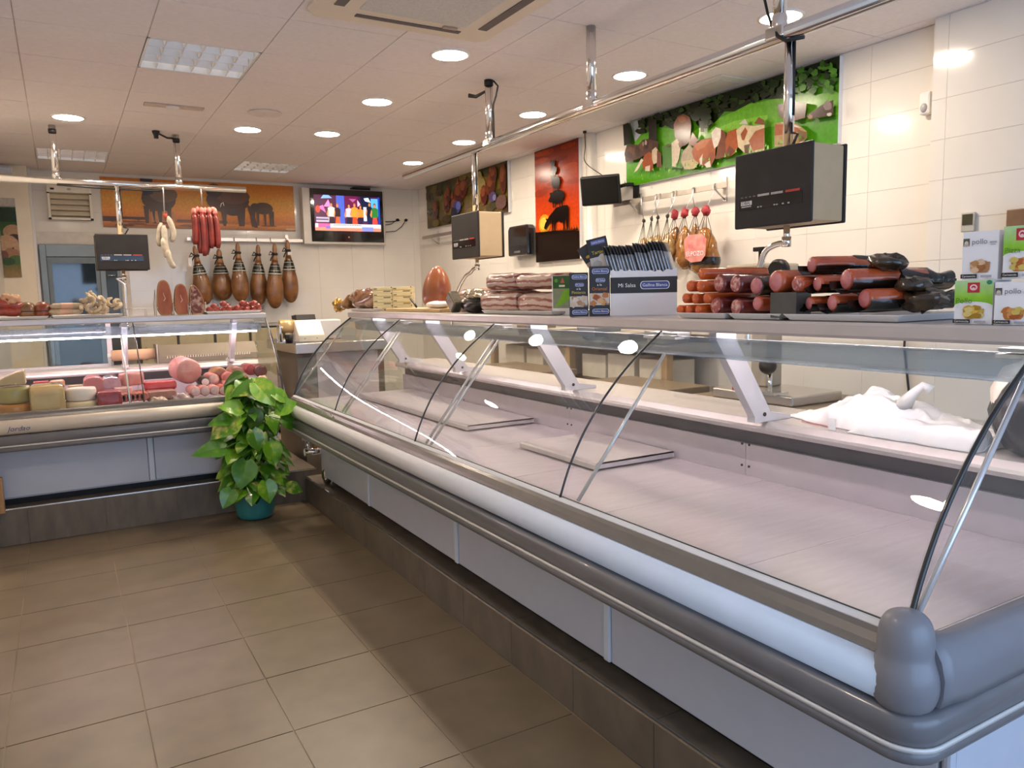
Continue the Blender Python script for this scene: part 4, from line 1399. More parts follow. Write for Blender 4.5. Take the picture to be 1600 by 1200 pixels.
part('bar', r, MB().box((1.30, 9.494, 2.245), (2.62, 9.502, 2.285)), M_steel, bevel=.002)
for x in (1.6, 2.45):
    part('wall_bracket', r, MB().box((x - .012, 9.50, 2.255), (x + .012, 9.598, 2.275)).box((x - .02, 9.588, 2.17), (x + .02, 9.598, 2.34)), M_steel)

# ------------------------------------------------------------------ cured hams
M_ham = mat('cured ham rind', (.30, .125, .035), .32, c2=(.115, .042, .014), scale=9, bump=.2, coat=.3)
M_hoof = mat('ham shank', (.34, .17, .08), .4, var=.25)
M_band = mat('ham band', (.022, .022, .018), .25, var=.3)
M_bandw = mat('band print', (.62, .60, .48), .4, var=.3, scale=60)
ORD = ['first', 'second', 'third', 'fourth', 'fifth', 'sixth', 'seventh', 'eighth', 'ninth', 'tenth', 'eleventh', 'twelfth']
hams = [(304, 388, 322, 477, .20), (342, 392, 349, 470, .235), (371, 383, 377, 472, .20), (403, 386, 405, 477, .205), (429, 384, 430, 482, .205), (449, 379, 455, 473, .20)]
for i, (tx, ty, bx_, by, w_) in enumerate(hams):
    yv = 9.43 - (.0 if i % 2 else .12)
    a, b = P(tx, ty, 'Y', yv), P(bx_, by, 'Y', yv)
    L = a.z - b.z
    d = (b - a).normalized()
    r = root('cured_ham', '%s cured ham from the television, hanging on the wall' % ORD[5 - i] + ([' behind a cut ham', '', '', '', '', ''][i]), 'ham', (b.x, yv, b.z), 'cured hams on the back wall rail')
    prof = [(.022, 0), (.028, .04), (.026, .09), (.032, .15), (.042, .21), (.055, .28), (.078, .36), (.098, .45), (.104, .54), (.098, .62), (.078, .69), (.045, .735), (.012, .75)]
    k = L / .75
    kw = w_ / .208
    prof = [(q * kw, h * k) for q, h in smoothcurve(prof, 2)]
    leg = [q for q in prof if q[1] > .155 * k]
    sh = [q for q in prof if q[1] <= .20 * k]
    part('leg', r, MB().lathe(leg, a, d, 16, sy=.75), M_ham)
    part('shank', r, MB().lathe([(.008, -.03 * k), (.018, -.015 * k)] + sh, a, d, 10), M_hoof)
    rb = lambda t: next(q for q, h in prof if h >= t * k) * 1.05
    part('band', r, MB().lathe([(rb(.22), .22 * k), (rb(.29), .29 * k), (rb(.35), .35 * k)], a, d, 16, sy=.76, caps=False), M_band)
    mb = MB()
    for t in (.235, .295, .33):
        mb.lathe([(rb(t) * 1.02, t * k), (rb(t + .012) * 1.02, (t + .012) * k)], a, d, 16, sy=.77, caps=False)
    part('band_print', r, mb, M_bandw)
    q = a + d * (.10 * k)
    mb = MB().lathe([(.034, .085 * k), (.037, .10 * k), (.034, .115 * k)], a, d, 10)
    mb.tube([q + V((-.02, -.03, 0)), q + V((-.055, -.035, .03)), q + V((-.075, -.03, -.01)), q + V((-.03, -.035, -.005))], .008, 6).tube([q + V((-.02, -.035, 0)), q + V((-.05, -.03, -.05)), q + V((-.06, -.03, -.08))], .007, 6)
    part('cord', r, mb, M_cable)
    part('hook', r, MB().tube([a + V((0, 0, .02)), V((a.x, 9.46, 2.24)), V((a.x, 9.49, 2.293)), V((a.x, 9.51, 2.28))], .004, 6), M_steel)
    if i == 0:
        part('price_tag', r, MB().box((a.x - .085, yv - .07, q.z - .12), (a.x - .045, yv - .066, q.z - .03)).tube([q + V((-.03, -.035, 0)), (a.x - .06, yv - .07, q.z - .03)], .004, 6), M_whitep)
    if i == 5:
        part('price_tag', r, MB().box((a.x - .02, yv - .07, q.z - .055), (a.x + .03, yv - .066, q.z - .02)), M_whitep)

# ------------------------------------------------------------------ goods on the long shelf
ZS = 1.4555
FORW = V((math.sin(_yaw), math.cos(_yaw), 0))


def stand(px0, px1, top, bot, o, rv):
    """size of an upright face that starts at point o (left foot), runs along rv and ends at pixel column px1"""
    rv = V(rv).normalized()
    d = ray(px1, (top + bot) / 2)
    # CAM.xy + t d.xy = o.xy + s rv.xy
    det = d.x * -rv.y + rv.x * d.y
    bx_, by_ = o.x - CAM.x, o.y - CAM.y
    s = (d.x * by_ - d.y * bx_) / -det if False else (d.y * bx_ - d.x * by_) / (d.x * rv.y - d.y * rv.x)
    d0 = ray((px0 + px1) / 2, top)
    mid = o + rv * s / 2
    t = (mid - CAM).dot(FORW) / d0.dot(FORW)
    return rv, abs(s), CAM.z + d0.z * t - o.z


def foot(px, x, z=ZS):
    p = P(px, 500, 'X', x)
    return V((x, p.y, z))


def carton(name, label, cat, px0, px1, top, bot, x, rv, depth, m, group=None, z=ZS, rtn=True):
    o = foot(px0, x, z)
    rv, wd, ht = stand(px0, px1, top, bot, o, rv)
    nr = rv.cross(V((0, 0, 1)))
    r = root(name, label, cat, o + rv * wd / 2 - nr * depth / 2, group)
    part('carton', r, MB().prism([(0, 0), (wd, 0), (wd, ht), (0, ht)], lambda a, b, t: o + rv * a + V((0, 0, b)) - nr * t, 0, depth), m, bevel=.0012)
    return r, Print(o + nr * .0006, rv, (0, 0, 1), wd, ht, .00015), (o, rv, wd, ht, nr)


def tray(label, px0, px1, x0, x1, z=ZS, h=.02):
    y0, y1 = foot(px1, x0).y, foot(px0, x0).y
    r = root('serving_tray', label, 'tray', ((x0 + x1) / 2, (y0 + y1) / 2, z), 'white serving trays')
    mb = MB()
    pr = [(.0, .0), (.012, .0), (.004, h), (.0, h)]
    ins = lambda k, zz: [(x0 + k, y0 + k, z + zz), (x1 - k, y0 + k, z + zz), (x1 - k, y1 - k, z + zz), (x0 + k, y1 - k, z + zz)]
    mb.rings([ins(.016, .001), ins(.0, h), ins(.005, h), ins(.02, .006)], smooth=False)
    part('dish', r, mb, mat('white melamine', (.84, .81, .78), .2, var=.02, coat=.3), bevel=.003)
    return r


M_cardw = mat('white card', (.80, .78, .80), .45, var=.03)
M_cardk = mat('black card', (.022, .020, .022), .35, var=.2)

# display box of sauce sachets
RV = V((.766, -.643, 0))
o = foot(954, 1.955)
RVn, wd, ht = stand(954, 1058, 409, 497, o, RV)
nr = RV.cross(V((0, 0, 1)))
r = root('sauce_display_box', 'white open display box with a black band, packed with sauce sachets', 'display box', o + RV * wd / 2)
dp = .13
fb = lambda a, b, t: o + RV * a + V((0, 0, b)) - nr * t
jag = [(wd * k / 24, ht * (.84 + .035 * math.sin(k * 1.9) * (k % 3 == 1) + .17 * max(0, k / 24 - .78))) for k in range(25)]
part('front_wall', r, MB().prism([(0, 0), (wd, 0)] + jag[::-1], fb, 0, .003), M_cardw)
mb = MB()
mb.prism([(0, 0), (wd, 0), (wd, ht * .8), (0, ht * .8)], fb, dp - .003, dp)
for a in (0, wd - .003):
    mb.prism([(a, 0), (a + .003, 0), (a + .003, ht * .86), (a, ht * .86)], fb, .003, dp - .003)
mb.prism([(0, 0), (wd, 0), (wd, .003), (0, .003)], fb, .003, dp - .003)
part('box_wall', r, mb, M_cardw)
p = Print(o + nr * .0006, RV, (0, 0, 1), wd, ht, .0002)
p.rect(0, .42, 1, .72, '#2e2b2d')
p.put(r, M_print, 'band')
LG = mat('label blue', (.055, .085, .30), .4, var=.03)


def badge(parent, pos, rv, w_, h_, mblue=LG, t='Gallina Blanca'):
    """blue rounded label with a pale rim and lettering"""
    rv = V(rv)
    n_ = rv.cross(V((0, 0, 1)))
    for k, (s_, m_) in enumerate(((1.0, M_txtw), (.95, mblue))):
        hh = h_ * (1 if k == 0 else .86)
        pts = []
        for cx_, a0 in ((w_ * s_ / 2 - hh * .35, -90), (-w_ * s_ / 2 + hh * .35, 90)):
            for q in range(7):
                an = R(a0 + q * 30)
                pts.append((cx_ + hh * .35 * math.cos(an), hh * .5 * math.sin(an)))
        mb = MB().add([pos + rv * a + V((0, 0, b)) + n_ * (.0040 + .0006 * k) for a, b in pts], [tuple(range(len(pts)))])
        part('badge', parent, mb, m_, recalc=False)
    text(t, parent, pos, rv, (0, 0, 1), w_ * .84, m=M_txtw, name='badge_lettering', lift=.0052)


text('Mi Salsa', r, o + RV * wd * .25 + V((0, 0, ht * .565)), RV, (0, 0, 1), wd * .26, m=M_txtw, lift=.0022)
badge(r, o + RV * wd * .67 + V((0, 0, ht * .565)), RV, wd * .44, ht * .15)
# sachets standing in it
M_sach = mat('silver sachet', (.36, .38, .42), .28, .5, var=.12, scale=30)
random.seed(21)
ORDS = 'first second third fourth fifth sixth seventh eighth ninth tenth eleventh twelfth thirteenth fourteenth fifteenth sixteenth seventeenth eighteenth nineteenth'.split()
n = 19
for k in range(n):
    a = .012 + (wd - .03) * k / (n - 1) + random.uniform(-.002, .002)
    z0 = ht * .60 + random.uniform(0, .010) + .016 * k / n
    hh = .150
    tilt = -.045
    dirw = (-nr * .95 + RV * .32).normalized()
    th = RV.normalized()

    def sp(u_, zz, t):
        return o + RV * a - nr * .012 + dirw * (u_ * .085) + V((0, 0, z0 + zz * hh)) + th * (t * .0035 * (1 - abs(2 * zz - 1) ** 3) + tilt * zz)
    mb = MB()
    rows = [0, .12, .3, .5, .74]
    mb.rings([[sp(0, q, -1), sp(.5, q, -1.6), sp(1, q, -1), sp(1, q, 1), sp(.5, q, 1.6), sp(0, q, 1)] for q in rows], smooth=True, mi=0)
    mb.rings([[sp(0, q, -1), sp(.5, q, -1.6), sp(1, q, -1), sp(1, q, 1), sp(.5, q, 1.6), sp(0, q, 1)] for q in (.74, .82, .9, .97, 1.0)], smooth=True, mi=1)
    one('sauce_sachet', '%s silver and black sachet from the tilted pack in the white display box' % ORDS[k], 'sachet', mb, [M_sach, M_cardk], 'sauce sachets in the display box')


# black sauce cartons in front
def sauce_pack(label, px0, px1, top, x, rv, word, wcol, food, depth=.035, z=ZS, tilt=0.):
    r, p, (o_, rv_, wd_, ht_, nr_) = carton('sauce_pack', label, 'sauce pack', px0, px1, top, 497, x, rv, depth, M_cardk, 'black sauce packs', z)
    p.rect(.03, .22, .97, .46, '#d8cfc4').rect(0, 0, 1, .19, '#2a2a33')
    for k_ in range(9):
        p.ell(.2 + .6 * ((k_ * .37) % 1), .26 + .18 * ((k_ * .61) % 1), .16, .06, food[k_ % len(food)], n=9, jit=.15)
    for k_ in range(4):
        p.poly([(.74 + k_ * .06, .2), (.77 + k_ * .06, .2), (.81 + k_ * .06, .26), (.78 + k_ * .06, .26)], '#1c1a1c')
    p.put(r, M_print)
    badge(r, o_ + rv_ * wd_ * .55 + V((0, 0, ht_ * .90)), rv_, wd_ * .80, ht_ * .10)
    badge(r, o_ + rv_ * wd_ * .55 + V((0, 0, ht_ * .095)), rv_, wd_ * .80, ht_ * .10)
    badge(r, o_ + rv_ * wd_ * .55 + V((0, 0, ht_ * .72)), rv_, wd_ * .46, ht_ * .075, t='Mi Salsa')
    text('a la', r, o_ + rv_ * wd_ * .50 + V((0, 0, ht_ * .63)), rv_, (0, 0, 1), wd_ * .22, m=M_txtw, lift=.0045)
    text(word, r, o_ + rv_ * wd_ * .50 + V((0, 0, ht_ * .545)), rv_, (0, 0, 1), wd_ * .72, m=wcol, lift=.0045)
    return r


M_yel = mat('yellow ink', (.62, .50, .03), .4, var=.02)
M_ora = mat('orange ink', (.60, .18, .03), .4, var=.02)
RV2 = V((.80, -.60, 0))
o2 = o - RV * .100
sauce_pack('upright black sauce pack with orange lettering against the white display box', 921, 953, 416, o2.x + .006, RV2, 'Oriental', M_ora, ['#c47a3a', '#d8985a', '#a4521e', '#e0b078'])
sauce_pack('upright black sauce pack with yellow lettering beside the green packet', 890, 919, 426, o2.x - .055, RV2, 'Pimienta', M_yel, ['#d8c0a4', '#c4a078', '#e4d4c0', '#b08a64'])
# tilted pack lying on the cartons
c0 = o - RV * .075 + V((0, 0, ht * .84)) - nr * .06
an = R(12)
rv3 = (RV * math.cos(an) + V((0, 0, 1)) * math.sin(an)).normalized()
up3 = (V((0, 0, 1)) * math.cos(an) - RV * math.sin(an)).normalized()
r = root('sauce_pack', 'tilted black sauce pack leaning on top of the upright packs', 'sauce pack', c0, 'black sauce packs')
W3, H3 = .085, .135
part('carton', r, MB().prism([(0, 0), (W3, 0), (W3, H3), (0, H3)], lambda a, b, t: c0 + rv3 * a + up3 * b - nr * t, 0, .03), M_cardk, bevel=.001)
p = Print(c0 + nr * .0006, rv3, up3, W3, H3, .0002)
p.rect(0, 0, 1, .42, '#cdc8c2').ell(.65, .3, .28, .2, '#e0dcd4', n=10).ell(.3, .2, .25, .12, '#b8b2ac', n=10).rect(.2, .8, .9, .93, '#6a70a8')
p.put(r, M_print)
text('Gallina Blanca', r, c0 + rv3 * W3 * .55 + up3 * H3 * .865, rv3, up3, W3 * .62, m=M_txtw, lift=.0014)
text('Tartara', r, c0 + rv3 * W3 * .5 + up3 * H3 * .56, rv3, up3, W3 * .7, m=M_yel, lift=.0014)
c1 = c0 - RV * .055 - nr * .012 - V((0, 0, .015))
r = root('sauce_pack', 'half hidden black sauce pack behind the tilted one, golden print', 'sauce pack', c1, 'black sauce packs')
rv4 = (RV * math.cos(R(32)) + V((0, 0, 1)) * math.sin(R(32)))
up4 = (V((0, 0, 1)) * math.cos(R(32)) - RV * math.sin(R(32)))
c1 = c1 + RV * .055
part('carton', r, MB().prism([(0, 0), (.06, 0), (.06, .13), (0, .13)], lambda a, b, t: c1 + rv4 * a + up4 * b - nr * (t + .028), 0, .025), M_cardk, bevel=.001)
p = Print(c1 - nr * .0275, rv4, up4, .06, .13, .0002)
p.rect(0, 0, 1, .45, '#b9a494').ell(.5, .2, .3, .1, '#c8683c', n=9).ell(.4, .62, .16, .05, '#d8b030', n=8)
p.put(r, M_print)

# green packet
r, p, (o_, rv_, wd_, ht_, nr_) = carton('seasoning_packet', 'green and white seasoning packet between the bacon and the black packs', 'packet', 863, 890, 431, 497, 1.90, (.55, -.83, 0), .03, M_cardw)
p.rect(.06, .18, 1, 1, '#8a9478').rect(.06, .68, 1, 1, '#1f5a20').poly([(.2, .2), (.7, .66), (1, .66), (1, .4), (.6, .28)], '#7ab81c').ell(.25, .88, .10, .05, '#5aa02c', n=10).poly([(.5, .82), (.62, .96), (.74, .82)], '#c05a4a').rect(.0, .05, .3, .11, '#3a3836').rect(.55, .05, .75, .10, '#a8a4a0')
p.rect(.42, .72, .75, .77, '#d8e0cc')
p.put(r, M_print)

# white seasoning cartons by the wall
M_cardg = mat('glossy white card', (.84, .83, .85), .22, var=.02, coat=.3)


def season(label, px0, px1, top, bot, x, z, green, word, food):
    r, p, (o_, rv_, wd_, ht_, nr_) = carton('seasoning_carton', label, 'carton', px0, px1, top, bot, x, (.06, -1, 0), .09, M_cardg, 'seasoning cartons by the wall', z)
    if green:
        p.grad([(.44, '#7cbf10'), (.62, '#8fd02a'), (.80, '#a8d878'), (1, '#b8e0a8')])
        p.ell(.5, .42, .5, .10, '#f2f0f2', n=16)
        p.rect(.34, .72, .66, .95, '#c02038')
        p.ell(.5, .84, .10, .07, '#f4d4d4', n=12).ell(.5, .84, .06, .04, '#c02038', n=10).ell(.5, .82, .04, .02, '#f4d4d4', n=8)
        p.ell(.9, .95, .07, .05, '#1c8a6a', n=10)
    else:
        p.rect(.02, .70, .2, .86, '#5a564e').ell(.11, .76, .06, .05, '#d8d0c4', n=10).ell(.11, .72, .08, .03, '#b8b0a4', n=10)
        p.rect(.76, .74, .95, .78, '#b8b4bc').rect(.78, .70, .92, .725, '#c8c4cc')
    random.seed(int(px0))
    p.poly([(.24, .36), (.26, .20), (.32, .14), (.72, .14), (.78, .20), (.80, .36)], food[0])
    for k_ in range(16):
        p.ell(.32 + .40 * random.random(), .18 + .20 * random.random(), .12, .06, food[k_ % len(food)], n=9, jit=.12)
    p.rect(.0, .03, .46, .115, '#141214').rect(.56, .04, .86, .09, '#b4b0b8')
    p.put(r, M_print)
    m_ = mat('dark green ink', (.08, .22, .02), .4) if green else mat('slate ink', (.12, .12, .16), .4)
    text(word, r, o_ + rv_ * wd_ * (.28 if green else .50) + V((0, 0, ht_ * (.535 if green else .78))), rv_, (0, 0, 1), wd_ * .42, m=m_, lift=.0045)
    text('Carmencita', r, o_ + rv_ * wd_ * .23 + V((0, 0, ht_ * .072)), rv_, (0, 0, 1), wd_ * .38, m=M_txtw, lift=.0045)
    return ht_


F1, F2, F3 = ['#c08a58', '#d8a878', '#a86a3a', '#e4c09a'], ['#d0a030', '#e0bc50', '#b08420', '#e8d080'], ['#c8783a', '#d89a50', '#b85c24', '#d8c060']
h1 = season('seasoning carton with a green top, standing on the shelf end', 1490, 1551, 438, 512, 1.875, ZS, True, 'Pollo', F2)
h2 = season('white seasoning carton on the shelf, rightmost of the lower pair', 1552, 1614, 440, 512, 1.875, ZS, False, 'pollo', F3)
season('white seasoning carton stacked on the green-topped one', 1499, 1560, 361, 435, 1.882, ZS + h1 + .0015, False, 'pollo', F1)
season('green-topped seasoning carton stacked uppermost, partly outside the picture', 1562, 1626, 352, 434, 1.882, ZS + max(h1, h2) + .0015, True, 'Pizza', F3)

# ---- logs of cured meat
M_chor = mat('orange sausage skin', (.66, .13, .022), .25, c2=(.48, .07, .014), scale=30, coat=.35)
M_red = mat('red cured meat', (.60, .12, .028), .25, c2=(.36, .05, .016), scale=14, coat=.4)
M_redd = mat('dark red casing', (.22, .035, .025), .25, c2=(.10, .015, .012), scale=20, coat=.5)
M_salami = mat('salami cut face', (.36, .075, .07), .35, c2=(.68, .42, .38), scale=95, kind='noise', thr=(.45, .68), coat=.5)
M_loin = mat('cured loin face', (.66, .25, .26), .25, c2=(.42, .10, .11), scale=14, coat=.4)
M_wrapk = mat('dark wrapping film', (.014, .012, .008), .2, c2=(.005, .004, .003), scale=18, bump=.6, coat=.35)
M_wrapb = mat('brown wrapping film', (.075, .045, .022), .2, c2=(.015, .010, .005), scale=22, bump=.6, coat=.35)
M_film = clear('clear film', (.95, .95, .95))


def logp(parent, p0, d, L, r, name, m, face=None, bulge=1., rear=None, rear_m=None, flat=1.0):
    d = V(d).normalized()
    f = .35 * r
    prof = [(r * .80, 0), (r * .95, f * .3), (r, f), (r * 1.02 * bulge, L * .5), (r, L - f), (r * .8, L - f * .4), (r * .3, L)]
    b_ = part(name, parent, MB().lathe(prof, p0, d, 14, sy=flat), m)
    if face:
        part('cut_face', parent, MB().lathe([(r * .81, -.0005), (r * .62, -r * .10), (r * .3, -r * .16), (.0005, -r * .18)], p0, d, 14, sy=flat, caps=False), face)
    if rear:
        rp = [(r * 1.04, L * rear - .004), (r * 1.07, L * rear), (r * 1.06, L * .8), (r * 1.0, L), (r * .6, L * 1.12), (r * .5, L * 1.2), (r * .75, L * 1.32)]
        so = random.random() * 50
        mb = MB().lathe(rp, p0, d, 14, sy=flat)
        mb.v = [q + V((noise.noise(q * 30 + V((so, 0, 0))), noise.noise(q * 30 + V((0, so, 0))), noise.noise(q * 30 + V((0, 0, so))))) * r * .16 for q in mb.v]
        part('wrapping', parent, mb, rear_m or M_wrapk)
    return b_


def dep(p):
    return (p - CAM).dot(_f)


def meat(name, label, cat, px, py, rpx, L, m, face, x=1.90, d=(1, -.12, 0), group=None, rear=None, rear_m=None, flat=1., ax='X', pname='casing', zmin=None):
    p0 = P(px, py, ax, x)
    r_ = rpx * dep(p0) / FPX
    if zmin is not None:
        p0.z = max(p0.z, zmin + r_)
    r = root(name, label, cat, p0 - V((0, 0, r_)), group)
    logp(r, p0, d, L, r_, pname, m, face, rear=rear, rear_m=rear_m, flat=flat)
    return r, p0, r_


tray('white tray under the orange sausages and cut salamis', 1054, 1132, 1.865, 2.20)
tray('white tray under the dark-wrapped loins, nearest the cartons', 1222, 1405, 1.865, 2.22)
tray('white tray under the red loins and black block', 1136, 1218, 1.865, 2.20)
G_ = 'orange cooking sausages piled on a tray'
ZT = ZS + .008
for k, (px, py, rp, rowname) in enumerate(((1061, 484, 7.5, 'bottom row by the display box'), (1075, 484, 7.5, 'bottom row, middle'), (1090, 484, 7.5, 'bottom row against the salami'),
                                   (1070, 466, 8, 'second row by the display box'), (1085, 467, 8, 'second row, middle'), (1103, 466, 8.5, 'second row against the salami'),
                                   (1077, 447, 9, 'third row, outer'), (1093, 448, 9, 'third row, inner'), (1095, 428, 9, 'single one on top of the pile'))):
    meat('cooking_sausage', 'orange cooking sausage, ' + rowname, 'sausage', px, py, rp, .22 if k < 8 else .26, M_chor, M_chor, x=1.885 if k < 8 else 1.90, group=G_, d=(1, -.25 if k == 8 else -.12, 0))
for k, (px, py, rp, t) in enumerate(((1123, 443, 14.5, 'upper of the pair next to orange sausages'), (1149, 444, 14.5, 'upper, second from the orange sausages'), (1118, 478, 14.5, 'lower, touching the orange sausages'), (1150, 480, 14.5, 'lower, beside the dark plastic'))):
    meat('salami', 'cut speckled salami, ' + t, 'salami', px, py, rp, .22, M_redd, M_salami, x=1.895, group='cut salamis on the tray')
for px, py, rp, m, f, rear, rm, lb in ((1180, 447, 13, M_loin, M_loin, .05, M_wrapb, 'cured piece in brown film lying over the salamis'), (1183, 474, 12, M_red, M_loin, .3, M_wrapk, 'red cured piece in dark film below the brown-wrapped one'),
                                       (1212, 440, 18, M_red, M_loin, .55, M_wrapb, 'large pink cured loin behind the black block'), (1245, 444, 13, M_red, M_salami, .6, M_wrapk, 'small cut salami above the black block')):
    meat('cured_loin', lb, 'cured meat', px, py, rp, .2, m, f, x=1.90, rear=rear, rear_m=rm, group='wrapped cured meats')
r, p, (o_, rv_, wd_, ht_, nr_) = carton('wrapped_block', 'matt black shrink-wrapped block standing among the cured meats', 'packet', 1203, 1244, 457, 492, 1.868, (.12, -.99, 0), .08, mat('black tray film', (.05, .047, .042), .3, var=.3, coat=.5), z=ZT)
for px, py, rp, L, x, rear, f, rm, lb in ((1268, 414, 13.5, .23, 1.93, .62, M_loin, M_wrapb, 'topmost red loin of the wrapped pile, film spreading behind'),
                                  (1322, 437, 17, .26, 1.90, .62, M_loin, M_wrapk, 'pink-faced loin in dark film in the middle of the pile'),
                                  (1277, 443, 13, .22, 1.92, .5, M_loin, M_wrapk, 'dark-wrapped loin beside the black block, under the topmost'),
                                  (1350, 467, 16, .22, 1.90, .62, M_loin, M_wrapb, 'lower red loin at the end of the pile by the cartons'),
                                  (1300, 473, 14, .22, 1.91, .35, M_loin, M_wrapk, 'lower dark loin in the centre of the pile'),
                                  (1264, 474, 11, .2, 1.91, .3, M_loin, M_wrapk, 'lower small loin next to the black block')):
    rr, p0, r_ = meat('cured_loin', lb, 'cured meat', px, py, rp, L, M_red, f, x=x, rear=rear, rear_m=rm, group='wrapped cured meats', d=(1, -.30, 0))
    so = px
    mb = MB()
    q0 = p0 + V((.03, 0, -r_ * .9))
    for s_ in range(9):
        a = s_ / 8
        t_ = V((.0, -.02, 0))
    ring = []
    for s_ in range(5):
        xx = -.015 + .30 * L / .24 * s_ / 4
        ring.append([p0 + V((xx, -.30 * xx + r_ * 1.28 * math.cos(an_), r_ * (-.22 + .95 * math.sin(an_)) + .009 * noise.noise(V((so + s_, an_ * 2, 0))))) for an_ in [R(q) for q in range(172, 369, 14)]])
    mb.rings(ring, closed=False, caps=False)
    part('film_skirt', rr, mb, M_wrapk)
r = root('film_scrap', 'folded dark film ends sticking out behind the wrapped loins', 'film', (2.15, 1.25, ZS + .02))
for px, py, s_ in ((1440, 470, .05), (1425, 445, .04), (1385, 412, .045)):
    c = P(px, py, 'X', 2.02)
    part('film_fold', r, crumple(c, (.05, s_ * 1.1, s_ * .55), int(px), rz=.3, nu=14, nv=8, amt=.5), M_wrapb)

# ---- bacon slabs
M_bacon = mat('bacon layers', (.58, .42, .34), .3, c2=(.27, .065, .045), scale=11, kind='wave', coat=.5, thr=(.55, .85), stretch=(1, .6, 1))
M_baconr = mat('bacon top', (.26, .06, .04), .3, c2=(.50, .28, .20), scale=22, coat=.5)
tray('white tray under the bacon blocks', 752, 862, 1.86, 2.2)


def slab(label, px0, px1, top, bot, x, z, depth):
    o_ = foot(px0, x, z)
    rv_, wd_, ht_ = stand(px0, px1, top, bot, o_, (.04, -1, 0))
    nr_ = rv_.cross(V((0, 0, 1)))
    r = root('bacon_slab', label, 'bacon', o_ + rv_ * wd_ / 2 - nr_ * depth / 2, 'vacuum-packed bacon blocks')
    so = V((px0, top, 0))
    mb = MB()
    nx = 9
    rr_ = []
    for i in range(nx):
        a = wd_ * i / (nx - 1)
        e = .86 if i in (0, nx - 1) else 1
        q = lambda b, t: o_ + rv_ * a + V((0, 0, ht_ * (b * e + (1 - e) * .5) + .008 * noise.noise(V((a * 20, b * 3, t * 20)) + so))) - nr_ * (depth * (t * e + (1 - e) * .5) + .007 * noise.noise(V((a * 18, b * 6, 3)) + so))
        rr_.append([q(0.03, .1), q(.2, 0), q(.5, -.01), q(.8, 0), q(.97, .1), q(1, .3), q(1, .7), q(.9, 1), q(.1, 1), q(0, .8)])
    mb.rings(rr_, smooth=True)
    part('meat', r, mb, M_bacon)
    part('rind_top', r, MB().rings([[k_ + V((0, 0, .0012)) for k_ in (row[4], row[5], row[6])] for row in rr_], closed=False, caps=False), M_baconr)
    return ht_


hb = slab('lower bacon block beside the black foil bag', 748, 803, 455, 488, 1.89, ZT, .22)
hb2 = slab('lower bacon block beside the green packet', 806, 863, 457, 488, 1.89, ZT, .22)
slab('upper bacon block, wider, over the black foil bag side', 758, 801, 427, 455, 1.905, ZT + hb + .003, .2)
slab('upper bacon block on the green packet side', 804, 862, 428, 457, 1.905, ZT + max(hb, hb2) + .003, .2)
slab('dark bacon block behind the black foil bag', 714, 750, 452, 486, 2.02, ZS + .001, .15)
# foil bag
p0 = P(722, 490, 'X', 1.92)
r = root('foil_bag', 'crumpled black and silver foil bag beside the bacon', 'bag', (1.95, p0.y, ZS))
a = foot(747, 1.90)
b = foot(712, 1.90)
part('bag_body', r, crumple((1.96, (a.y + b.y) / 2, ZS + .05), (.06, (b.y - a.y) / 2, .05), 31, flat=-.049, amt=.18), M_wrapk)
M_foil = mat('silver foil', (.62, .56, .42), .18, .9, var=.3, scale=30, bump=.5)
part('foil_top', r, crumple((1.96, (a.y + b.y) / 2, ZS + .098), (.05, (b.y - a.y) / 2 * .9, .028), 33, amt=.5), M_foil)
c = P(708, 472, 'X', 1.90)
M = Matrix.Translation(c) @ Matrix.Rotation(R(42), 4, 'X')
part('foil_end', r, MB(M).box((-.02, -.05, -.04), (.04, .06, .035)), mat('grey foil', (.20, .18, .14), .25, .7, var=.3, bump=.4), bevel=.01)
# boiled ham on a board
r = root('cutting_board', 'pale wooden board on the shelf under the round ham', 'board', (2.05, 4.6, ZS))
y0, y1 = foot(704, 2.0).y, foot(618, 2.0).y
part('board', r, MB().box((1.93, y0, ZS), (2.23, y1, ZS + .022)), mat('pale beech', (.62, .44, .22), .5, var=.15, scale=7, stretch=(8, 1, 8)), bevel=.004)
p1 = P(682, 470, 'X', 2.06)
rad_ = 28.5 * dep(p1) / FPX
p2 = P(690, 415, 'X', 2.06)
hh = p2.z - (ZS + .024)
r = root('whole_ham', 'round reddish whole ham standing on the wooden board', 'ham', (2.06, p1.y, ZS + .022))
prof = smoothcurve([(.25, 0), (.72, .04), (.95, .16), (1.0, .36), (.92, .56), (.72, .76), (.42, .92), (.15, .99), (.01, 1.0)], 3)
mb = MB()
rs = []
for q, h in prof:
    cy_ = p1.y - .22 * rad_ * h
    rs.append([V((2.06 + .75 * rad_ * q * math.cos(t * math.pi / 12), cy_ + rad_ * q * math.sin(t * math.pi / 12), ZS + .0235 + h * hh)) for t in range(24)])
part('meat', r, mb.rings(rs), mat('reddish ham skin', (.23, .045, .018), .3, c2=(.42, .14, .05), scale=7, coat=.12))
part('net_cord', r, MB().tube([rs[k][6] + V((0, .002, 0)) for k in range(len(rs))], .002, 5), mat('pale twine', (.55, .40, .25), .7))
a = foot(645, 1.97)
one('knife', 'knife handle poking out behind the cheese boxes', 'knife', MB().tube([(1.98, a.y + .05, ZS + .085), (1.97, a.y - .04, ZS + .05), (1.96, a.y - .09, ZS + .032)], .007, 6), M_black)
a = foot(660, 1.95)
one('paper_wrap', 'folded white wrapping paper on the wooden board', 'paper', crumple((2.0, foot(683, 1.99).y, ZS + .045), (.05, .13, .022), 17, flat=-.022, amt=.2), M_cardw)
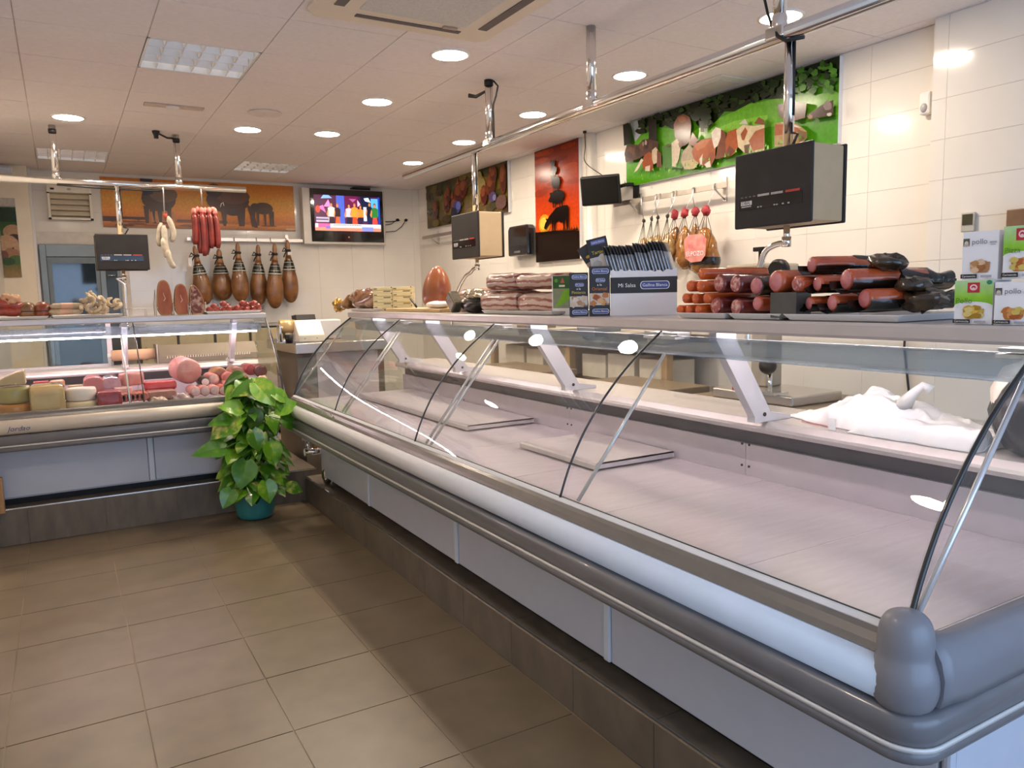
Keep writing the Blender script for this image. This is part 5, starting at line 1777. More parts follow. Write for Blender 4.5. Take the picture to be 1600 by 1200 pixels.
# cheese boxes
M_cream2 = mat('pale yellow card', (.76, .66, .38), .4, var=.05)
RC_ = V((.80, -.60, 0))
hs = .0415
NB = RC_.cross(V((0, 0, 1)))
o1 = foot(584, 1.90)
_, w1, _ = stand(584, 612, 447, 457, o1, RC_)
for k in range(4):
    for j in range(2):
        t = ['lowest', 'second', 'third', 'topmost'][k] + ' box of the stack, ' + ('towards the wrapped joint' if j == 0 else 'towards the round ham')
        q = o1 + RC_ * (j * (w1 + .003) + random.uniform(0, .002)) + V((0, 0, k * (hs + .0012)))
        r = root('cheese_box', 'pale yellow cheese box, ' + t, 'cheese box', q + RC_ * w1 / 2 - NB * .05, 'pale yellow cheese boxes')
        part('carton', r, MB().prism([(0, 0), (w1, 0), (w1, hs), (0, hs)], lambda a, b, t: q + RC_ * a + V((0, 0, b)) - NB * t, 0, .10), M_cream2, bevel=.002)
        p = Print(q + NB * .0006, RC_, (0, 0, 1), w1, hs, .0002)
        p.rect(.55, .18, .92, .34, '#78725a').rect(.05, .62, .22, .76, '#6a6450').rect(.0, .44, 1, .52, '#b4a86c').ell(.97, .92, .03, .10, '#2c2a20', n=8)
        p.put(r, M_print)
# wrapped joint with golden tie
tray('white tray under the film-wrapped dried joint', 546, 581, 1.87, 2.15)
p0 = P(560, 468, 'X', 1.95)
r = root('dried_joint', 'brown dried joint in wrinkled clear film with a golden tie', 'cured meat', (1.98, p0.y, ZS))
y0, y1 = foot(583, 1.95).y, foot(546, 1.95).y
part('meat', r, crumple((2.0, (y0 + y1) / 2, ZS + .085), (.10, (y1 - y0) / 2, .075), 41, amt=.3, flat=-.065), mat('brown film', (.30, .15, .08), .15, c2=(.13, .055, .025), scale=14, coat=.9, bump=.4))
part('film_neck', r, MB().tube([(1.96, y1 - .05, ZS + .07), (1.94, y1 + .08, ZS + .045), (1.93, y1 + .17, ZS + .04)], [.06, .03, .035], 10), mat('golden film', (.36, .20, .09), .15, c2=(.18, .08, .03), scale=30, coat=.8, bump=.4))
part('golden_tie', r, crumple((1.93, y1 + .19, ZS + .045), (.035, .06, .05), 43, amt=.5), mat('gold foil', (.75, .45, .10), .2, .8, var=.2, bump=.4, scale=40))

# ------------------------------------------------------------------ netted meats on the hook rail
M_net = mat('golden netted meat', (.46, .20, .03), .22, c2=(.13, .04, .010), scale=16, coat=.7)
M_netb = mat('pale netted meat', (.52, .36, .14), .3, c2=(.30, .16, .05), scale=25, coat=.4)
M_rtie = mat('red string', (.36, .03, .04), .6, var=.2, scale=60, bump=.3)
M_bind = mat('dark string', (.03, .025, .02), .6)
nets = [(1006, 345, 372, 398, 12, 0), (1018, 342, 370, 396, 12, 0), (1028, 340, 366, 400, 14, 0), (1043, 338, 364, 402, 14, 0), (1054, 335, 356, 410, 17, 1), (1070, 333, 353, 420, 19, 1), (1087, 331, 352, 425, 20, 1), (1103, 329, 354, 432, 28, 1)]
for i, (px, ty, b0, b1, rp, red) in enumerate(nets):
    x = 4.11 - .10 * (i % 2)
    t = P(px, ty, 'X', x)
    a, b = P(px, b0, 'X', x), P(px + (1 if i < 7 else -4), b1, 'X', x)
    r_ = rp * dep(a) / FPX
    H_ = a.z - b.z
    r = root('netted_meat', 'netted cured piece with a %s tie, %s along the wall rail%s' % ('red' if red else 'dark', ORD[i], ', pink label' if i == 7 else ''), 'cured meat', (x, b.y, b.z), 'netted meats on the hook rail')
    prof = smoothcurve([(.08, 0), (.35, .06), (.62, .2), (.88, .45), (1.0, .68), (.85, .88), (.45, .98), (.05, 1)], 2)
    so = V((i * 3.1, 0, 0))
    mb = MB().lathe([(q * r_, h * H_) for q, h in prof], a, (b - a), 16, sx=.62 if True else 1, up=(1, 0, 0))
    mb.v = [q + V((noise.noise(q * 16 + so), noise.noise(q * 16 + so * 2), noise.noise(q * 16 - so))) * .016 for q in mb.v]
    part('meat', r, mb, M_net if red else M_netb)
    mb = MB()
    for dy in (-.9, -.35, .3, .85):
        mb.tube([t, V((x - .02, a.y + dy * r_ * .65, a.z - H_ * .12)), V((x - .55 * r_, a.y + dy * r_ * .8, a.z - H_ * .45))], .0022, 4)
    part('net', r, mb, M_bind)
    part('tie', r, crumple(t, (.024, .032, .036) if red else (.012, .014, .016), i + 3, nu=10, nv=6, amt=.5), M_rtie if red else M_bind)
    hk = V((4.10, t.y, 2.30))
    part('hook', r, MB().tube([t + V((0, 0, .01)), V((4.09, t.y + .01, 2.24)), V((4.098, t.y + .012, 2.306)), V((4.114, t.y + .012, 2.312)), V((4.118, t.y + .012, 2.29))], .0035, 6), M_steel)
    if i == 7:
        lb = part('label', r, MB().prism([(-.10, -.07), (-.04, -.105), (.06, -.10), (.10, -.06), (.11, .05), (.06, .09), (-.07, .09), (-.11, .06)], lambda u_, v_, t_: V((x - .64 * r_ - .03 - t_, a.y - .01 - u_, a.z - H_ * .42 + v_)), 0, .002), mat('pink label', (.62, .17, .17), .3, c2=(.75, .38, .32), scale=18))
        text('ELPOZO', lb, V((x - .64 * r_ - .033, a.y - .01, a.z - H_ * .42 - .045)), (0, -1, 0), (0, 0, 1), .17, m=M_txtw)
        part('black_wrap', r, MB().lathe([(r_ * 1.06, H_ * .60), (r_ * 1.1, H_ * .68), (r_ * 1.06, H_ * .76)], a, b - a, 16, sx=.62, up=(1, 0, 0), caps=False), M_wrapk)

# ------------------------------------------------------------------ goods on the corner counter's shelf
YS = 6.22


def footL(px, y=YS, z=ZS):
    p = P(px, 490, 'Y', y)
    return V((p.x, y, z))


def trayL(label, px0, px1, y0=6.17, y1=6.48, z=ZS):
    x0, x1 = footL(px0, y0).x, footL(px1, y0).x
    r = root('serving_tray', label, 'tray', ((x0 + x1) / 2, (y0 + y1) / 2, z), 'white serving trays')
    ins = lambda k, zz: [(x0 + k, y0 + k, z + zz), (x1 - k, y0 + k, z + zz), (x1 - k, y1 - k, z + zz), (x0 + k, y1 - k, z + zz)]
    part('dish', r, MB().rings([ins(.016, .001), ins(.0, .022), ins(.005, .022), ins(.02, .006)], smooth=False), mat('white melamine'), bevel=.003)
    return r


trayL('white tray under the red sausage links, on the corner counter', -20, 76)
trayL('white tray under the pale dried tripe curls', 80, 192)
trayL('white tray under the small red sausage balls', 322, 410)
random.seed(12)
M_link = mat('deep red sausage', (.33, .035, .015), .3, c2=(.18, .02, .01), scale=20, coat=.4)
for k, (px, py, rp, an) in enumerate(((4, 486, 8, .2), (16, 487, 8, -.3), (28, 486, 7, .5), (8, 476, 8, .8), (20, 477, 8, -.5), (12, 470, 7, .1), (3, 474, 7, -.2), (24, 479, 7, .3))):
    p0 = P(px, py, 'Y', 6.24)
    r_ = rp * dep(p0) / FPX
    pts = [p0 + V((math.cos(an) * t * .07, .02 + .03 * t * t, math.sin(an) * t * .02)) for t in (-1, -.5, 0, .5, 1)]
    one('sausage_link', 'dark red sausage link heaped at the outer end of the corner counter', 'sausage', MB().tube(pts, [r_ * .4, r_ * .95, r_, r_ * .95, r_ * .4], 10), M_link, 'red sausage links heaped on the tray')
p0 = P(18, 470, 'Y', 6.26)
one('sausage_string', 'bunch of pale string ends on the red sausage heap', 'string', crumple((p0.x, 6.26, p0.z), (.05, .03, .04), 51, amt=.6, nu=16, nv=9), mat('string pink', (.50, .20, .12), .6, c2=(.6, .42, .25), scale=50))
for k, (px, c_, lb) in enumerate(((42, (.20, .09, .03), 'round brown cheese loaf beside the red sausage heap'), (66, (.24, .045, .015), 'round reddish cheese loaf beside the brown one'))):
    p0 = P(px, 474, 'Y', 6.28)
    r_ = 13 * dep(p0) / FPX
    r = root('cheese_loaf', lb, 'cheese', (p0.x, 6.28, ZS + .008), 'round cheese loaves')
    part('rind', r, MB().lathe(smoothcurve([(.55 * r_, 0), (.95 * r_, .018), (r_, .05), (.86 * r_, .085), (.5 * r_, .106), (.01, .112)], 3), (p0.x, 6.28, ZS + .008), n=18), mat('rind %d' % k, c_, .35, var=.35, scale=12, coat=.3))
    part('string', r, MB().tube([(p0.x + r_ * 1.005 * math.cos(t), 6.28 + r_ * 1.005 * math.sin(t), ZS + .056) for t in [R(q) for q in range(0, 360, 20)]], .003, 5, loop=True), M_bind)
M_dry = mat('mouldy dried sausage', (.40, .29, .17), .6, c2=(.62, .50, .36), scale=20)
for k, (px, py, lb) in enumerate(((105, 478, 'upper mould-dusted dried sausage with a pink paper sleeve'), (103, 487, 'lower mould-dusted dried sausage with a pink paper sleeve'))):
    p0 = P(px, py, 'Y', 6.24)
    r_ = 4.6 * dep(p0) / FPX
    r = root('dried_sausage', lb, 'sausage', (p0.x, 6.24, p0.z - r_), 'mould-dusted dried sausages')
    L = .21
    part('skin', r, MB().lathe([(.3 * r_, 0), (.9 * r_, .02), (r_, .06), (r_, L - .05), (.9 * r_, L - .02), (.3 * r_, L)], (p0.x - L / 2, 6.24, p0.z), (1, 0, 0), 12), M_dry)
    part('sleeve', r, MB().lathe([(1.06 * r_, .07), (1.06 * r_, .14)], (p0.x - L / 2, 6.24, p0.z), (1, 0, 0), 12, caps=False), mat('pink sleeve', (.70, .42, .30), .5, var=.1))
M_tripe = mat('pale dried tripe', (.50, .37, .24), .5, c2=(.68, .56, .38), scale=25, bump=.3)
random.seed(33)
for k in range(24):
    px, py = random.uniform(128, 188), random.uniform(470, 488)
    if py < 476 and (px < 134 or px > 183):
        py = 484
    p0 = P(px, py, 'Y', 6.22 + .08 * random.random())
    a0 = random.random() * 6
    q = Matrix.Rotation(random.random() * 3, 3, 'X') @ Matrix.Rotation(random.random() * 3, 3, 'Z')
    pts = [p0 + q @ V((.030 * math.cos(t) * (1 - t * .06), .030 * math.sin(t) * (1 - t * .06), .012 * t - .02)) for t in [a0 + s_ * .75 for s_ in range(8)]]
    one('tripe_curl', 'pale curled piece of dried tripe in the heap on the corner shelf', 'dried tripe', MB().tube(pts, [.007, .012, .013, .013, .013, .012, .011, .005], 7), M_tripe, 'dried tripe curls heaped on the tray')
# low wire stands
a, b = footL(197, 6.3), footL(229, 6.3)
r = root('wire_stand', 'empty low wire stand on the corner counter shelf', 'stand', ((a.x + b.x) / 2, 6.3, ZS))
part('wire', r, MB().tube([(a.x, 6.3, ZS), (a.x, 6.3, ZS + .055), (b.x, 6.3, ZS + .055), (b.x, 6.3, ZS)], .003, 6).tube([(a.x, 6.42, ZS), (a.x, 6.42, ZS + .055), (b.x, 6.42, ZS + .055), (b.x, 6.42, ZS)], .003, 6).tube([(a.x, 6.3, ZS + .055), (a.x, 6.42, ZS + .055)], .003, 6).tube([(b.x, 6.3, ZS + .055), (b.x, 6.42, ZS + .055)], .003, 6), M_steel)
# halved hams standing in wire holders
M_cutham = mat('cut ham face', (.33, .085, .035), .3, c2=(.46, .17, .08), scale=12, spec=.15, stretch=(1, 1, .5))
M_cutham2 = mat('marbled ham face', (.17, .05, .035), .3, c2=(.50, .33, .25), scale=26, spec=.15, thr=(.45, .6))
M_fat = mat('ham fat', (.50, .27, .12), .5, var=.15, spec=.2)
for k, (p0x, p1x, top, lb, fm) in enumerate(((247, 271, 437, 'cut half ham in a wire holder, tallest, by the empty stand', M_cutham), (274, 297, 443, 'cut half ham in a wire holder, middle one', M_cutham), (297, 321, 445, 'marbled half ham in a wire holder, next to the red balls', M_cutham2))):
    a, b = P(p0x, 490, 'Y', 6.24), P(p1x, 490, 'Y', 6.24)
    t = P((p0x + p1x) / 2, top, 'Y', 6.24)
    cx_, hw_, hh_ = (a.x + b.x) / 2, (b.x - a.x) / 2, t.z - ZS - .004
    r = root('half_ham', lb, 'ham', (cx_, 6.28, ZS), 'halved hams in wire holders')
    out = smoothcurve([(-.55, .0), (-.95, .14), (-1, .36), (-.86, .7), (-.62, .92), (-.15, 1.0), (.3, .98), (.7, .86), (.94, .55), (1, .3), (.92, .1), (.55, 0)], 2)
    if k == 2:
        out = smoothcurve([(-.6, 0), (-.85, .2), (-.9, .5), (-.75, .85), (-.45, 1), (.0, .95), (.55, .72), (.92, .42), (1, .2), (.8, .03)], 2)
    f_ = lambda u_, v_, t_: V((cx_ + u_ * hw_, 6.24 + t_, ZS + .002 + v_ * hh_))
    mb = MB()
    n_ = len(out)
    lay = []
    for t_, s_ in ((0, 1), (.04, 1.02), (.10, .92), (.15, .7), (.175, .3)):
        lay.append([f_(u_ * s_, .45 + (v_ - .45) * s_ if s_ < 1 else v_, t_) for u_, v_ in out])
    mb.rings(lay)
    part('rind', r, mb, M_ham)
    part('fat_rim', r, MB().prism(out, f_, -.003, .001), M_fat)
    part('cut_face', r, MB().prism([(u_ * .90, .47 + (v_ - .47) * .93) for u_, v_ in out], f_, -.005, -.002), fm)
    if k < 2:
        p = Print(f_(-.3, .4, -.0058), (1, 0, 0), (0, 0, 1), hw_ * .6, hh_ * .25, .0002)
        p.poly([(.3, 0), (.7, .3), (.35, .75), (.3, 1), (.22, .95), (.28, .7), (.55, .32), (.2, .05)], '#f0c8a8')
        p.put(r, M_print, 'fat_streak')
    mb = MB()
    for xx in (cx_ - hw_ - .012, cx_ + hw_ + .004):
        mb.tube([(xx, 6.23, ZS), (xx, 6.23, ZS + (.19 if k == 0 and xx < cx_ else .09)), (xx, 6.36, ZS + .09), (xx, 6.36, ZS)], .0032, 6)
    mb.tube([(cx_ - hw_ - .012, 6.23, ZS + .06), (cx_ - hw_, 6.225, ZS + .06)], .003, 6)
    part('wire_holder', r, mb, M_steel)
random.seed(8)
M_ball = mat('small red sausage', (.33, .035, .022), .28, c2=(.20, .018, .012), scale=18, coat=.5)
for k, (px, py) in enumerate(((328, 484), (338, 483), (348, 485), (357, 482), (366, 485), (376, 483), (385, 484), (395, 483), (404, 484), (334, 479), (349, 475), (353, 478), (379, 474), (384, 476), (392, 476), (397, 474), (402, 478), (344, 486), (371, 481))):
    p0 = P(px, py, 'Y', 6.22 + .05 * (k % 3))
    r_ = 5.2 * dep(p0) / FPX
    r = root('sausage_ball', 'small round red sausage in the pile beside the halved hams', 'sausage', p0 - V((0, 0, r_)), 'small red sausage balls on the tray')
    part('ball', r, MB().ell(p0, (r_ * 1.1, r_, r_ * .95), nu=12, nv=7), M_ball)
    part('knot', r, MB().cyl(p0 + V((r_ * .9, 0, .004)), p0 + V((r_ * 1.35, -.005, .012)), .003, 6), M_bind)

# hanging from the corner rail
a = P(258, 345, 'Y', 7.15)
r = root('white_sausage_bunch', 'bunch of white mould-coated dry sausages hanging from the corner rail', 'sausage', (a.x, 7.2, 1.83), 'sausages hanging from the corner rail')
part('hook', r, MB().tube([(a.x, 7.2, 2.56), (a.x + .005, 7.17, 2.50), (a.x, 7.17, 2.24)], .005, 6), M_steel)
M_fuet = mat('white mould skin', (.56, .50, .40), .6, c2=(.38, .32, .24), scale=25)
for k, pts in enumerate((((252, 348), (248, 372), (251, 385)), ((262, 338), (271, 362), (268, 378)), ((256, 352), (258, 380), (262, 395)), ((254, 372), (259, 395), (262, 402)), ((262, 390), (266, 408), (273, 419)))):
    q = [P(x_, y_, 'Y', 7.15 - .02 * k) for x_, y_ in pts]
    q = [V(s_) for s_ in smoothcurve([tuple(s_) for s_ in q], 3)]
    n_ = len(q)
    part('sausage', r, MB().tube(q, [.024 * (.5 if i in (0, n_ - 1) else 1) for i in range(n_)], 10), M_fuet)
part('tag', r, MB().tube([P(258, 334, 'Y', 7.13), P(259, 340, 'Y', 7.13)], .014, 6), mat('red tag', (.6, .06, .05), .5))
a = P(320, 318, 'Y', 7.15)
r = root('chorizo_bunch', 'bunch of long red chorizos hanging from the corner rail', 'sausage', (a.x, 7.2, 1.83), 'sausages hanging from the corner rail')
part('hook', r, MB().tube([(a.x - .02, 7.2, 2.56), (a.x - .02, 7.17, 2.50), (a.x - .02, 7.17, 2.36)], .005, 6), M_steel)
part('hook', r, MB().tube([(a.x + .13, 7.17, 2.37), (a.x + .14, 7.17, 2.40), (a.x + .155, 7.17, 2.41), (a.x + .16, 7.17, 2.38)], .004, 6), M_steel)
M_chz = mat('dark red chorizo', (.22, .022, .014), .38, c2=(.12, .012, .008), scale=14, coat=.2)
M_chy = mat('pink string ends', (.72, .24, .20), .6, var=.3, scale=60)
for k, (x0, y0, x1, y1) in enumerate(((303, 334, 305, 382), (309, 332, 313, 396), (315, 333, 320, 400), (321, 334, 324, 392), (327, 333, 331, 388), (333, 332, 337, 386), (336, 335, 341, 388), (312, 336, 317, 390), (325, 335, 323, 398))):
    yv = 7.12 + .05 * (k > 6) + .02 * (k % 2)
    q0, q1 = P(x0, y0, 'Y', yv), P(x1, y1, 'Y', yv)
    mid = (q0 + q1) / 2 + V((.006, .0, 0))
    q = [V(s_) for s_ in smoothcurve([tuple(q0), tuple(mid), tuple(q1)], 3)]
    n_ = len(q)
    s_ = part('chorizo', r, MB().tube(q, [.026 * (.6 if i in (0, n_ - 1) else 1) for i in range(n_)], 10), M_chz)
    part('string_end', s_, crumple(q0 + V((0, 0, .022)), (.020, .02, .026), 60 + k, nu=8, nv=5, amt=.5), M_chy)

# ------------------------------------------------------------------ inside the corner counter
ZD = .833
G5 = {'c': 'cheeses inside the corner counter', 'm': 'cold meats inside the corner counter'}


def fL(px, py, y):
    return P(px, py, 'Y', y)


def blk(name, label, cat, px0, px1, top, bot, y, depth, m, bevel=.012, z0=None, group=None):
    a, b = fL(px0, bot, y), fL(px1, top, y)
    z_ = a.z if z0 is None else z0
    z_ = max(z_, ZD)
    return one(name, label, cat, MB().box((a.x, y, z_), (b.x, y + depth, max(b.z, z_ + .02))), m, group, bevel=bevel)


def wheel(name, label, cat, px0, px1, top, bot, y, m, group=None, z0=None):
    a, b = fL(px0, bot, y), fL(px1, top, y)
    z_ = max(a.z if z0 is None else z0, ZD)
    rr_ = (b.x - a.x) / 2
    h_ = max(b.z - z_, .02)
    return one(name, label, cat, MB().lathe([(rr_ * .94, 0), (rr_, h_ * .15), (rr_, h_ * .8), (rr_ * .93, h_), (.01, h_)], ((a.x + b.x) / 2, y + rr_, z_), n=22), m, group)


M_rindg = mat('olive cheese rind', (.36, .30, .10), .35, c2=(.48, .40, .16), scale=8, coat=.3)
M_orng = mat('orange cheese', (.62, .28, .05), .35, c2=(.50, .20, .03), scale=5, coat=.3)
M_edam = mat('pale cheese paste', (.78, .62, .40), .45, var=.04)
M_wrapt = mat('film over tan cheese', (.56, .38, .15), .18, c2=(.66, .50, .24), scale=9, coat=.8, bump=.3)
M_wch = mat('white fresh cheese', (.84, .74, .68), .4, var=.03)
M_mort = mat('pink mortadella', (.64, .22, .21), .35, c2=(.52, .15, .15), scale=14, coat=.2)
M_york = mat('pale pink ham', (.78, .36, .33), .35, c2=(.68, .26, .25), scale=20, coat=.15)
M_dred = mat('dark red film', (.30, .012, .018), .2, c2=(.45, .05, .06), scale=25, coat=.5, bump=.4)
M_salm = mat('salmon sausage', (.66, .17, .09), .35, c2=(.52, .10, .06), scale=25, coat=.3)
M_pinkw = mat('pale sausage face', (.90, .64, .64), .3, c2=(.78, .44, .45), scale=60, coat=.4)
M_brownm = mat('brown roast face', (.30, .09, .06), .35, c2=(.42, .20, .13), scale=18, coat=.4)
zb = fL(20, 632, 5.80).z
wheel('cheese_round', 'orange cheese wheel under the olive-rind cheese', 'cheese', -5, 49, 631, 648, 5.78, M_orng, G5['c'], z0=ZD)
wheel('cheese_round', 'large olive-rind cheese with a cut top', 'cheese', -5, 47, 604, 630, 5.80, M_rindg, G5['c'], z0=zb + .003)
p0 = fL(-2, 602, 5.84)
p1 = fL(37, 580, 5.84)
one('cheese_wedge', 'pale holed cheese wedge on the olive-rind cheese', 'cheese', MB().prism([(p0.x, p0.z - .005), (p1.x + .005, p0.z - .005), (p1.x, p1.z), (p1.x - .04, p1.z - .005), (p0.x, p0.z + .03)], lambda a, b, t: V((a, 5.84 + t, b)), 0, .16), mat('holed cheese', (.80, .64, .42), .4, c2=(.55, .40, .22), kind='voronoi', scale=24, thr=(.06, .16)), G5['c'], bevel=.004)
blk('wrapped_cheese', 'big film-wrapped tan cheese block', 'cheese', 48, 100, 600, 646, 5.77, .20, M_wrapt, .03, z0=ZD, group=G5['c'])
blk('red_packet', 'small crimson packet behind the film-wrapped cheese', 'packet', 52, 76, 596, 606, 6.05, .1, mat('crimson', (.5, .03, .06), .3, var=.1), .006)
blk('orange_packet', 'pale orange packet behind the film-wrapped cheese', 'packet', 78, 101, 594, 610, 6.02, .1, mat('pale orange', (.74, .36, .20), .3, var=.1), .015)
zc_ = fL(120, 628, 5.8).z
wheel('cheese_tub', 'cream coloured tub of cheese, lower of two', 'cheese', 101, 156, 626, 642, 5.78, M_edam, G5['c'], z0=ZD)
wheel('fresh_cheese', 'white fresh cheese wheel on the cream tub', 'cheese', 102, 151, 606, 626, 5.80, M_wch, G5['c'], z0=zc_ + .003)
wheel('small_cheese', 'little pale cheese behind the white wheel', 'cheese', 107, 129, 602, 608, 6.02, M_edam, G5['c'])


def loaf(label, px, top, bot, hw, y, m, L=.22):
    p0 = fL(px, (top + bot) / 2, y)
    k_ = dep(p0) / FPX
    hx, hz = hw * k_, (bot - top) / 2 * k_
    out = [(-1, -1), (-1, .2), (-.92, .62), (-.6, .92), (0, 1), (.6, .92), (.92, .62), (1, .2), (1, -1)]
    o_ = one('mortadella_loaf', label, 'cold meat', MB().prism(out, lambda a, b, t: V((p0.x + a * hx, y + t, p0.z + b * hz)), 0, L), m, G5['m'], bevel=.01)
    return o_


loaf('square pink mortadella loaf beside the white cheese', 147, 589, 616, 14, 5.98, M_mort)
loaf('square pink mortadella loaf, film-wrapped, next along', 175, 589, 617, 13.5, 5.98, mat('filmed mortadella', (.56, .24, .28), .14, c2=(.66, .36, .40), scale=30, coat=.9, bump=.3))
wheel('wrapped_meat', 'pale banded meat roll under the bright lamp reflection', 'cold meat', 187, 226, 582, 604, 5.98, M_york, G5['m'])
blk('meat_packet', 'dark red shiny vacuum pack at the glass', 'cold meat', 153, 190, 610, 636, 5.78, .14, M_dred, .02, z0=ZD, group=G5['m'])
blk('butter_block', 'pale pink block behind the dark red pack', 'cold meat', 180, 207, 605, 622, 5.90, .12, mat('pale block', (.80, .54, .50), .35, var=.04), .006, group=G5['m'])
for k in range(6):
    p0 = fL(190 + k * 7, 622 - .6 * k, 5.82)
    r = root('salmon_sausage', '%s salmon-pink thick sausage from the dark red pack' % ORD[k], 'sausage', (p0.x, 5.9, ZD), 'salmon sausages in a row')
    logp(r, V((p0.x, 5.80, max(p0.z, ZD + .032))), (0, 1, 0), .2, .030, 'casing', M_salm)
blk('red_bag', 'bright red bag behind the salmon sausages', 'packet', 226, 276, 594, 612, 6.0, .12, mat('bright red film', (.72, .02, .04), .2, c2=(.80, .12, .12), scale=18, coat=.5, bump=.4), .02, group=G5['m'])
blk('meat_slab', 'brown meat slab in front of the red bag', 'cold meat', 230, 276, 609, 628, 5.84, .16, M_brownm, .015, group=G5['m'])
p0 = fL(249, 626, 5.76)
one('cube_bag', 'small bag of pale cubes at the glass', 'packet', crumple((p0.x, 5.80, ZD + .03), (.06, .04, .035), 71, amt=.5, flat=-.029), mat('pale cubes', (.72, .55, .44), .3, c2=(.45, .28, .2), scale=70, coat=.5), G5['m'])
p0 = fL(285, 620, 5.80)
one('film_bag', 'clear film bag next to the pale sausages', 'packet', crumple((p0.x, 5.84, ZD + .035), (.07, .05, .04), 73, amt=.5, flat=-.034), mat('frosty film', (.66, .50, .50), .12, c2=(.40, .20, .2), scale=40, coat=.8), G5['m'])
p0 = fL(296, 581, 6.0)
r_ = 20 * dep(p0) / FPX
r = root('cooked_ham', 'large round pink cooked ham, biggest face in the corner counter', 'cold meat', p0 - V((0, 0, r_)), G5['m'])
logp(r, p0, (-.12, 1, .05), .26, r_, 'ham', M_york, M_york)
for px, py, rp, y, m, f, lb in ((306, 612, 8, 5.80, M_york, M_pinkw, 'pale sausage of the front row, nearest the film bag'), (321, 611, 8, 5.80, M_york, M_pinkw, 'pale sausage of the front row, second'), (336, 610, 8, 5.80, M_york, M_pinkw, 'pale sausage of the front row, third'), (350, 610, 8, 5.80, M_salm, M_pinkw, 'pale sausage of the front row, by the plant'),
                            (321, 597, 7, 5.92, M_dark, mat('white sausage face', (.84, .70, .72), .3, var=.04), 'white-faced dark sausage above the front row'), (334, 593, 9, 5.96, M_york, M_pinkw, 'wide pale sausage beside the white-faced one'),
                            (345, 585, 11, 6.06, mat('tan casing', (.50, .26, .12), .35, var=.2), M_brownm, 'tan roast roll with a dark band'), (358, 592, 10.5, 5.98, M_mort, M_mort, 'rosy sausage in front of the tan roll'), (372, 584, 11, 6.05, M_brownm, M_brownm, 'brown roast sausage at the back'),
                            (380, 592, 9, 5.96, M_brownm, M_brownm, 'brown sausage in front of the roast'), (393, 578, 9, 6.08, M_dred, M_dred, 'bright red sausage end at the back'), (408, 580, 10, 6.04, M_redd, M_redd, 'dark red sausage end in the corner of the case'),
                            (355, 601, 5, 5.88, M_york, M_pinkw, 'little pale sausage over the front row'), (374, 598, 6.5, 5.88, M_salm, M_pinkw, 'little peach sausage behind the plant top'), (388, 600, 6, 5.86, M_salm, M_pinkw, 'small peach sausage behind the plant leaf')):
    meat('deli_sausage', lb, 'cold meat', px, py, rp, .2, m, f, x=y, ax='Y', d=(-.05, 1, .0), group=G5['m'], zmin=ZD)
p0 = fL(345, 585, 6.05)
for k, (px, py) in enumerate(((392, 596), (402, 596), (410, 592), (398, 602))):
    p0 = fL(px, py, 5.9)
    one('foil_packet', 'small peach packet at the plant end of the corner counter', 'packet', crumple(p0 - V((0, 0, .0)), (.035, .03, .025), 80 + k, nu=12, nv=7, amt=.4), mat('peach packet', (.75, .40, .30), .25, c2=(.8, .6, .45), scale=40), 'peach packets at the counter end')

# ------------------------------------------------------------------ service side: cash desk, benches, machines
p0 = P(462, 537, 'Y', 6.15)
x0, zt = p0.x, p0.z
r = root('cash_desk', 'steel-topped corner desk between the two display counters', 'desk', ((x0 + 2.3) / 2, 6.6, 0))
part('worktop', r, MB().box((x0, 6.15, zt - .085), (2.42, 7.15, zt)), M_steel, bevel=.006)
part('cabinet', r, MB().box((x0 + .06, 6.22, .02), (2.36, 7.08, zt - .086)), mat('brown grey panel', (.16, .13, .10), .45, var=.04))
part('front_board', r, MB().box((x0 + .18, 6.205, .4), (2.3, 6.219, zt - .09)), mat('lilac board', (.74, .64, .70), .4, var=.04))
part('dark_board', r, MB().box((x0 + .02, 6.205, .4), (x0 + .178, 6.219, zt - .12)), mat('grey green board', (.16, .16, .14), .4))
a, b = P(465, 528, 'Y', 6.3), P(500, 492, 'Y', 6.3)
r = root('cash_register', 'cream cash register with a dark screen on the corner desk', 'cash register', ((a.x + b.x) / 2, 6.4, zt))
part('body', r, MB().prism([(0, 0), (.34, 0), (.34, .10), (.27, .17), (.12, .18), (0, .06)], lambda a_, b_, t: V((a.x + t, 6.26 + a_, zt + b_)), 0, b.x - a.x + .02), M_cream, bevel=.008)
part('screen', r, MB().prism([(.125, .176), (.262, .168), (.29, .215), (.15, .225)], lambda a_, b_, t: V((a.x + t, 6.26 + a_, zt + b_)), .02, b.x - a.x - .01), M_black, bevel=.005)
mb = MB()
for k in range(2):
    mb.cyl((a.x + .05 + .1 * k, 6.285, zt + .035), (a.x + .05 + .1 * k, 6.262, zt + .025), .010, 8)
part('button', r, mb, M_black)
c = P(459, 508, 'Y', 6.45)
c.x -= .05
r = root('paper_roll_holder', 'golden paper roll on the corner desk beside the cash register', 'paper roll', (c.x, 6.45, zt))
part('roll', r, MB().cyl((c.x - .07, 6.45, zt + .13), (c.x + .08, 6.45, zt + .13), .055, 16), mat('golden paper', (.70, .50, .22), .3, .3))
part('stand', r, MB().box((c.x - .08, 6.40, zt), (c.x - .065, 6.50, zt + .15)).box((c.x - .08, 6.40, zt), (c.x + .06, 6.50, zt + .02)), M_chrome, bevel=.003)
c = P(451, 515, 'Y', 6.2)
one('pen_pot', 'small dark pot of bits on the corner desk edge', 'pot', MB().lathe([(.03, 0), (.035, .07), (.03, .07), (.025, .01)], (c.x + .01, 6.24, zt), n=12), M_black)
c = P(505, 500, 'Y', 6.5)
one('white_pad', 'white pad behind the cash register', 'pad', MB().box((c.x - .05, 6.58, zt), (c.x + .18, 6.75, zt + .17)), M_cardw, bevel=.01)

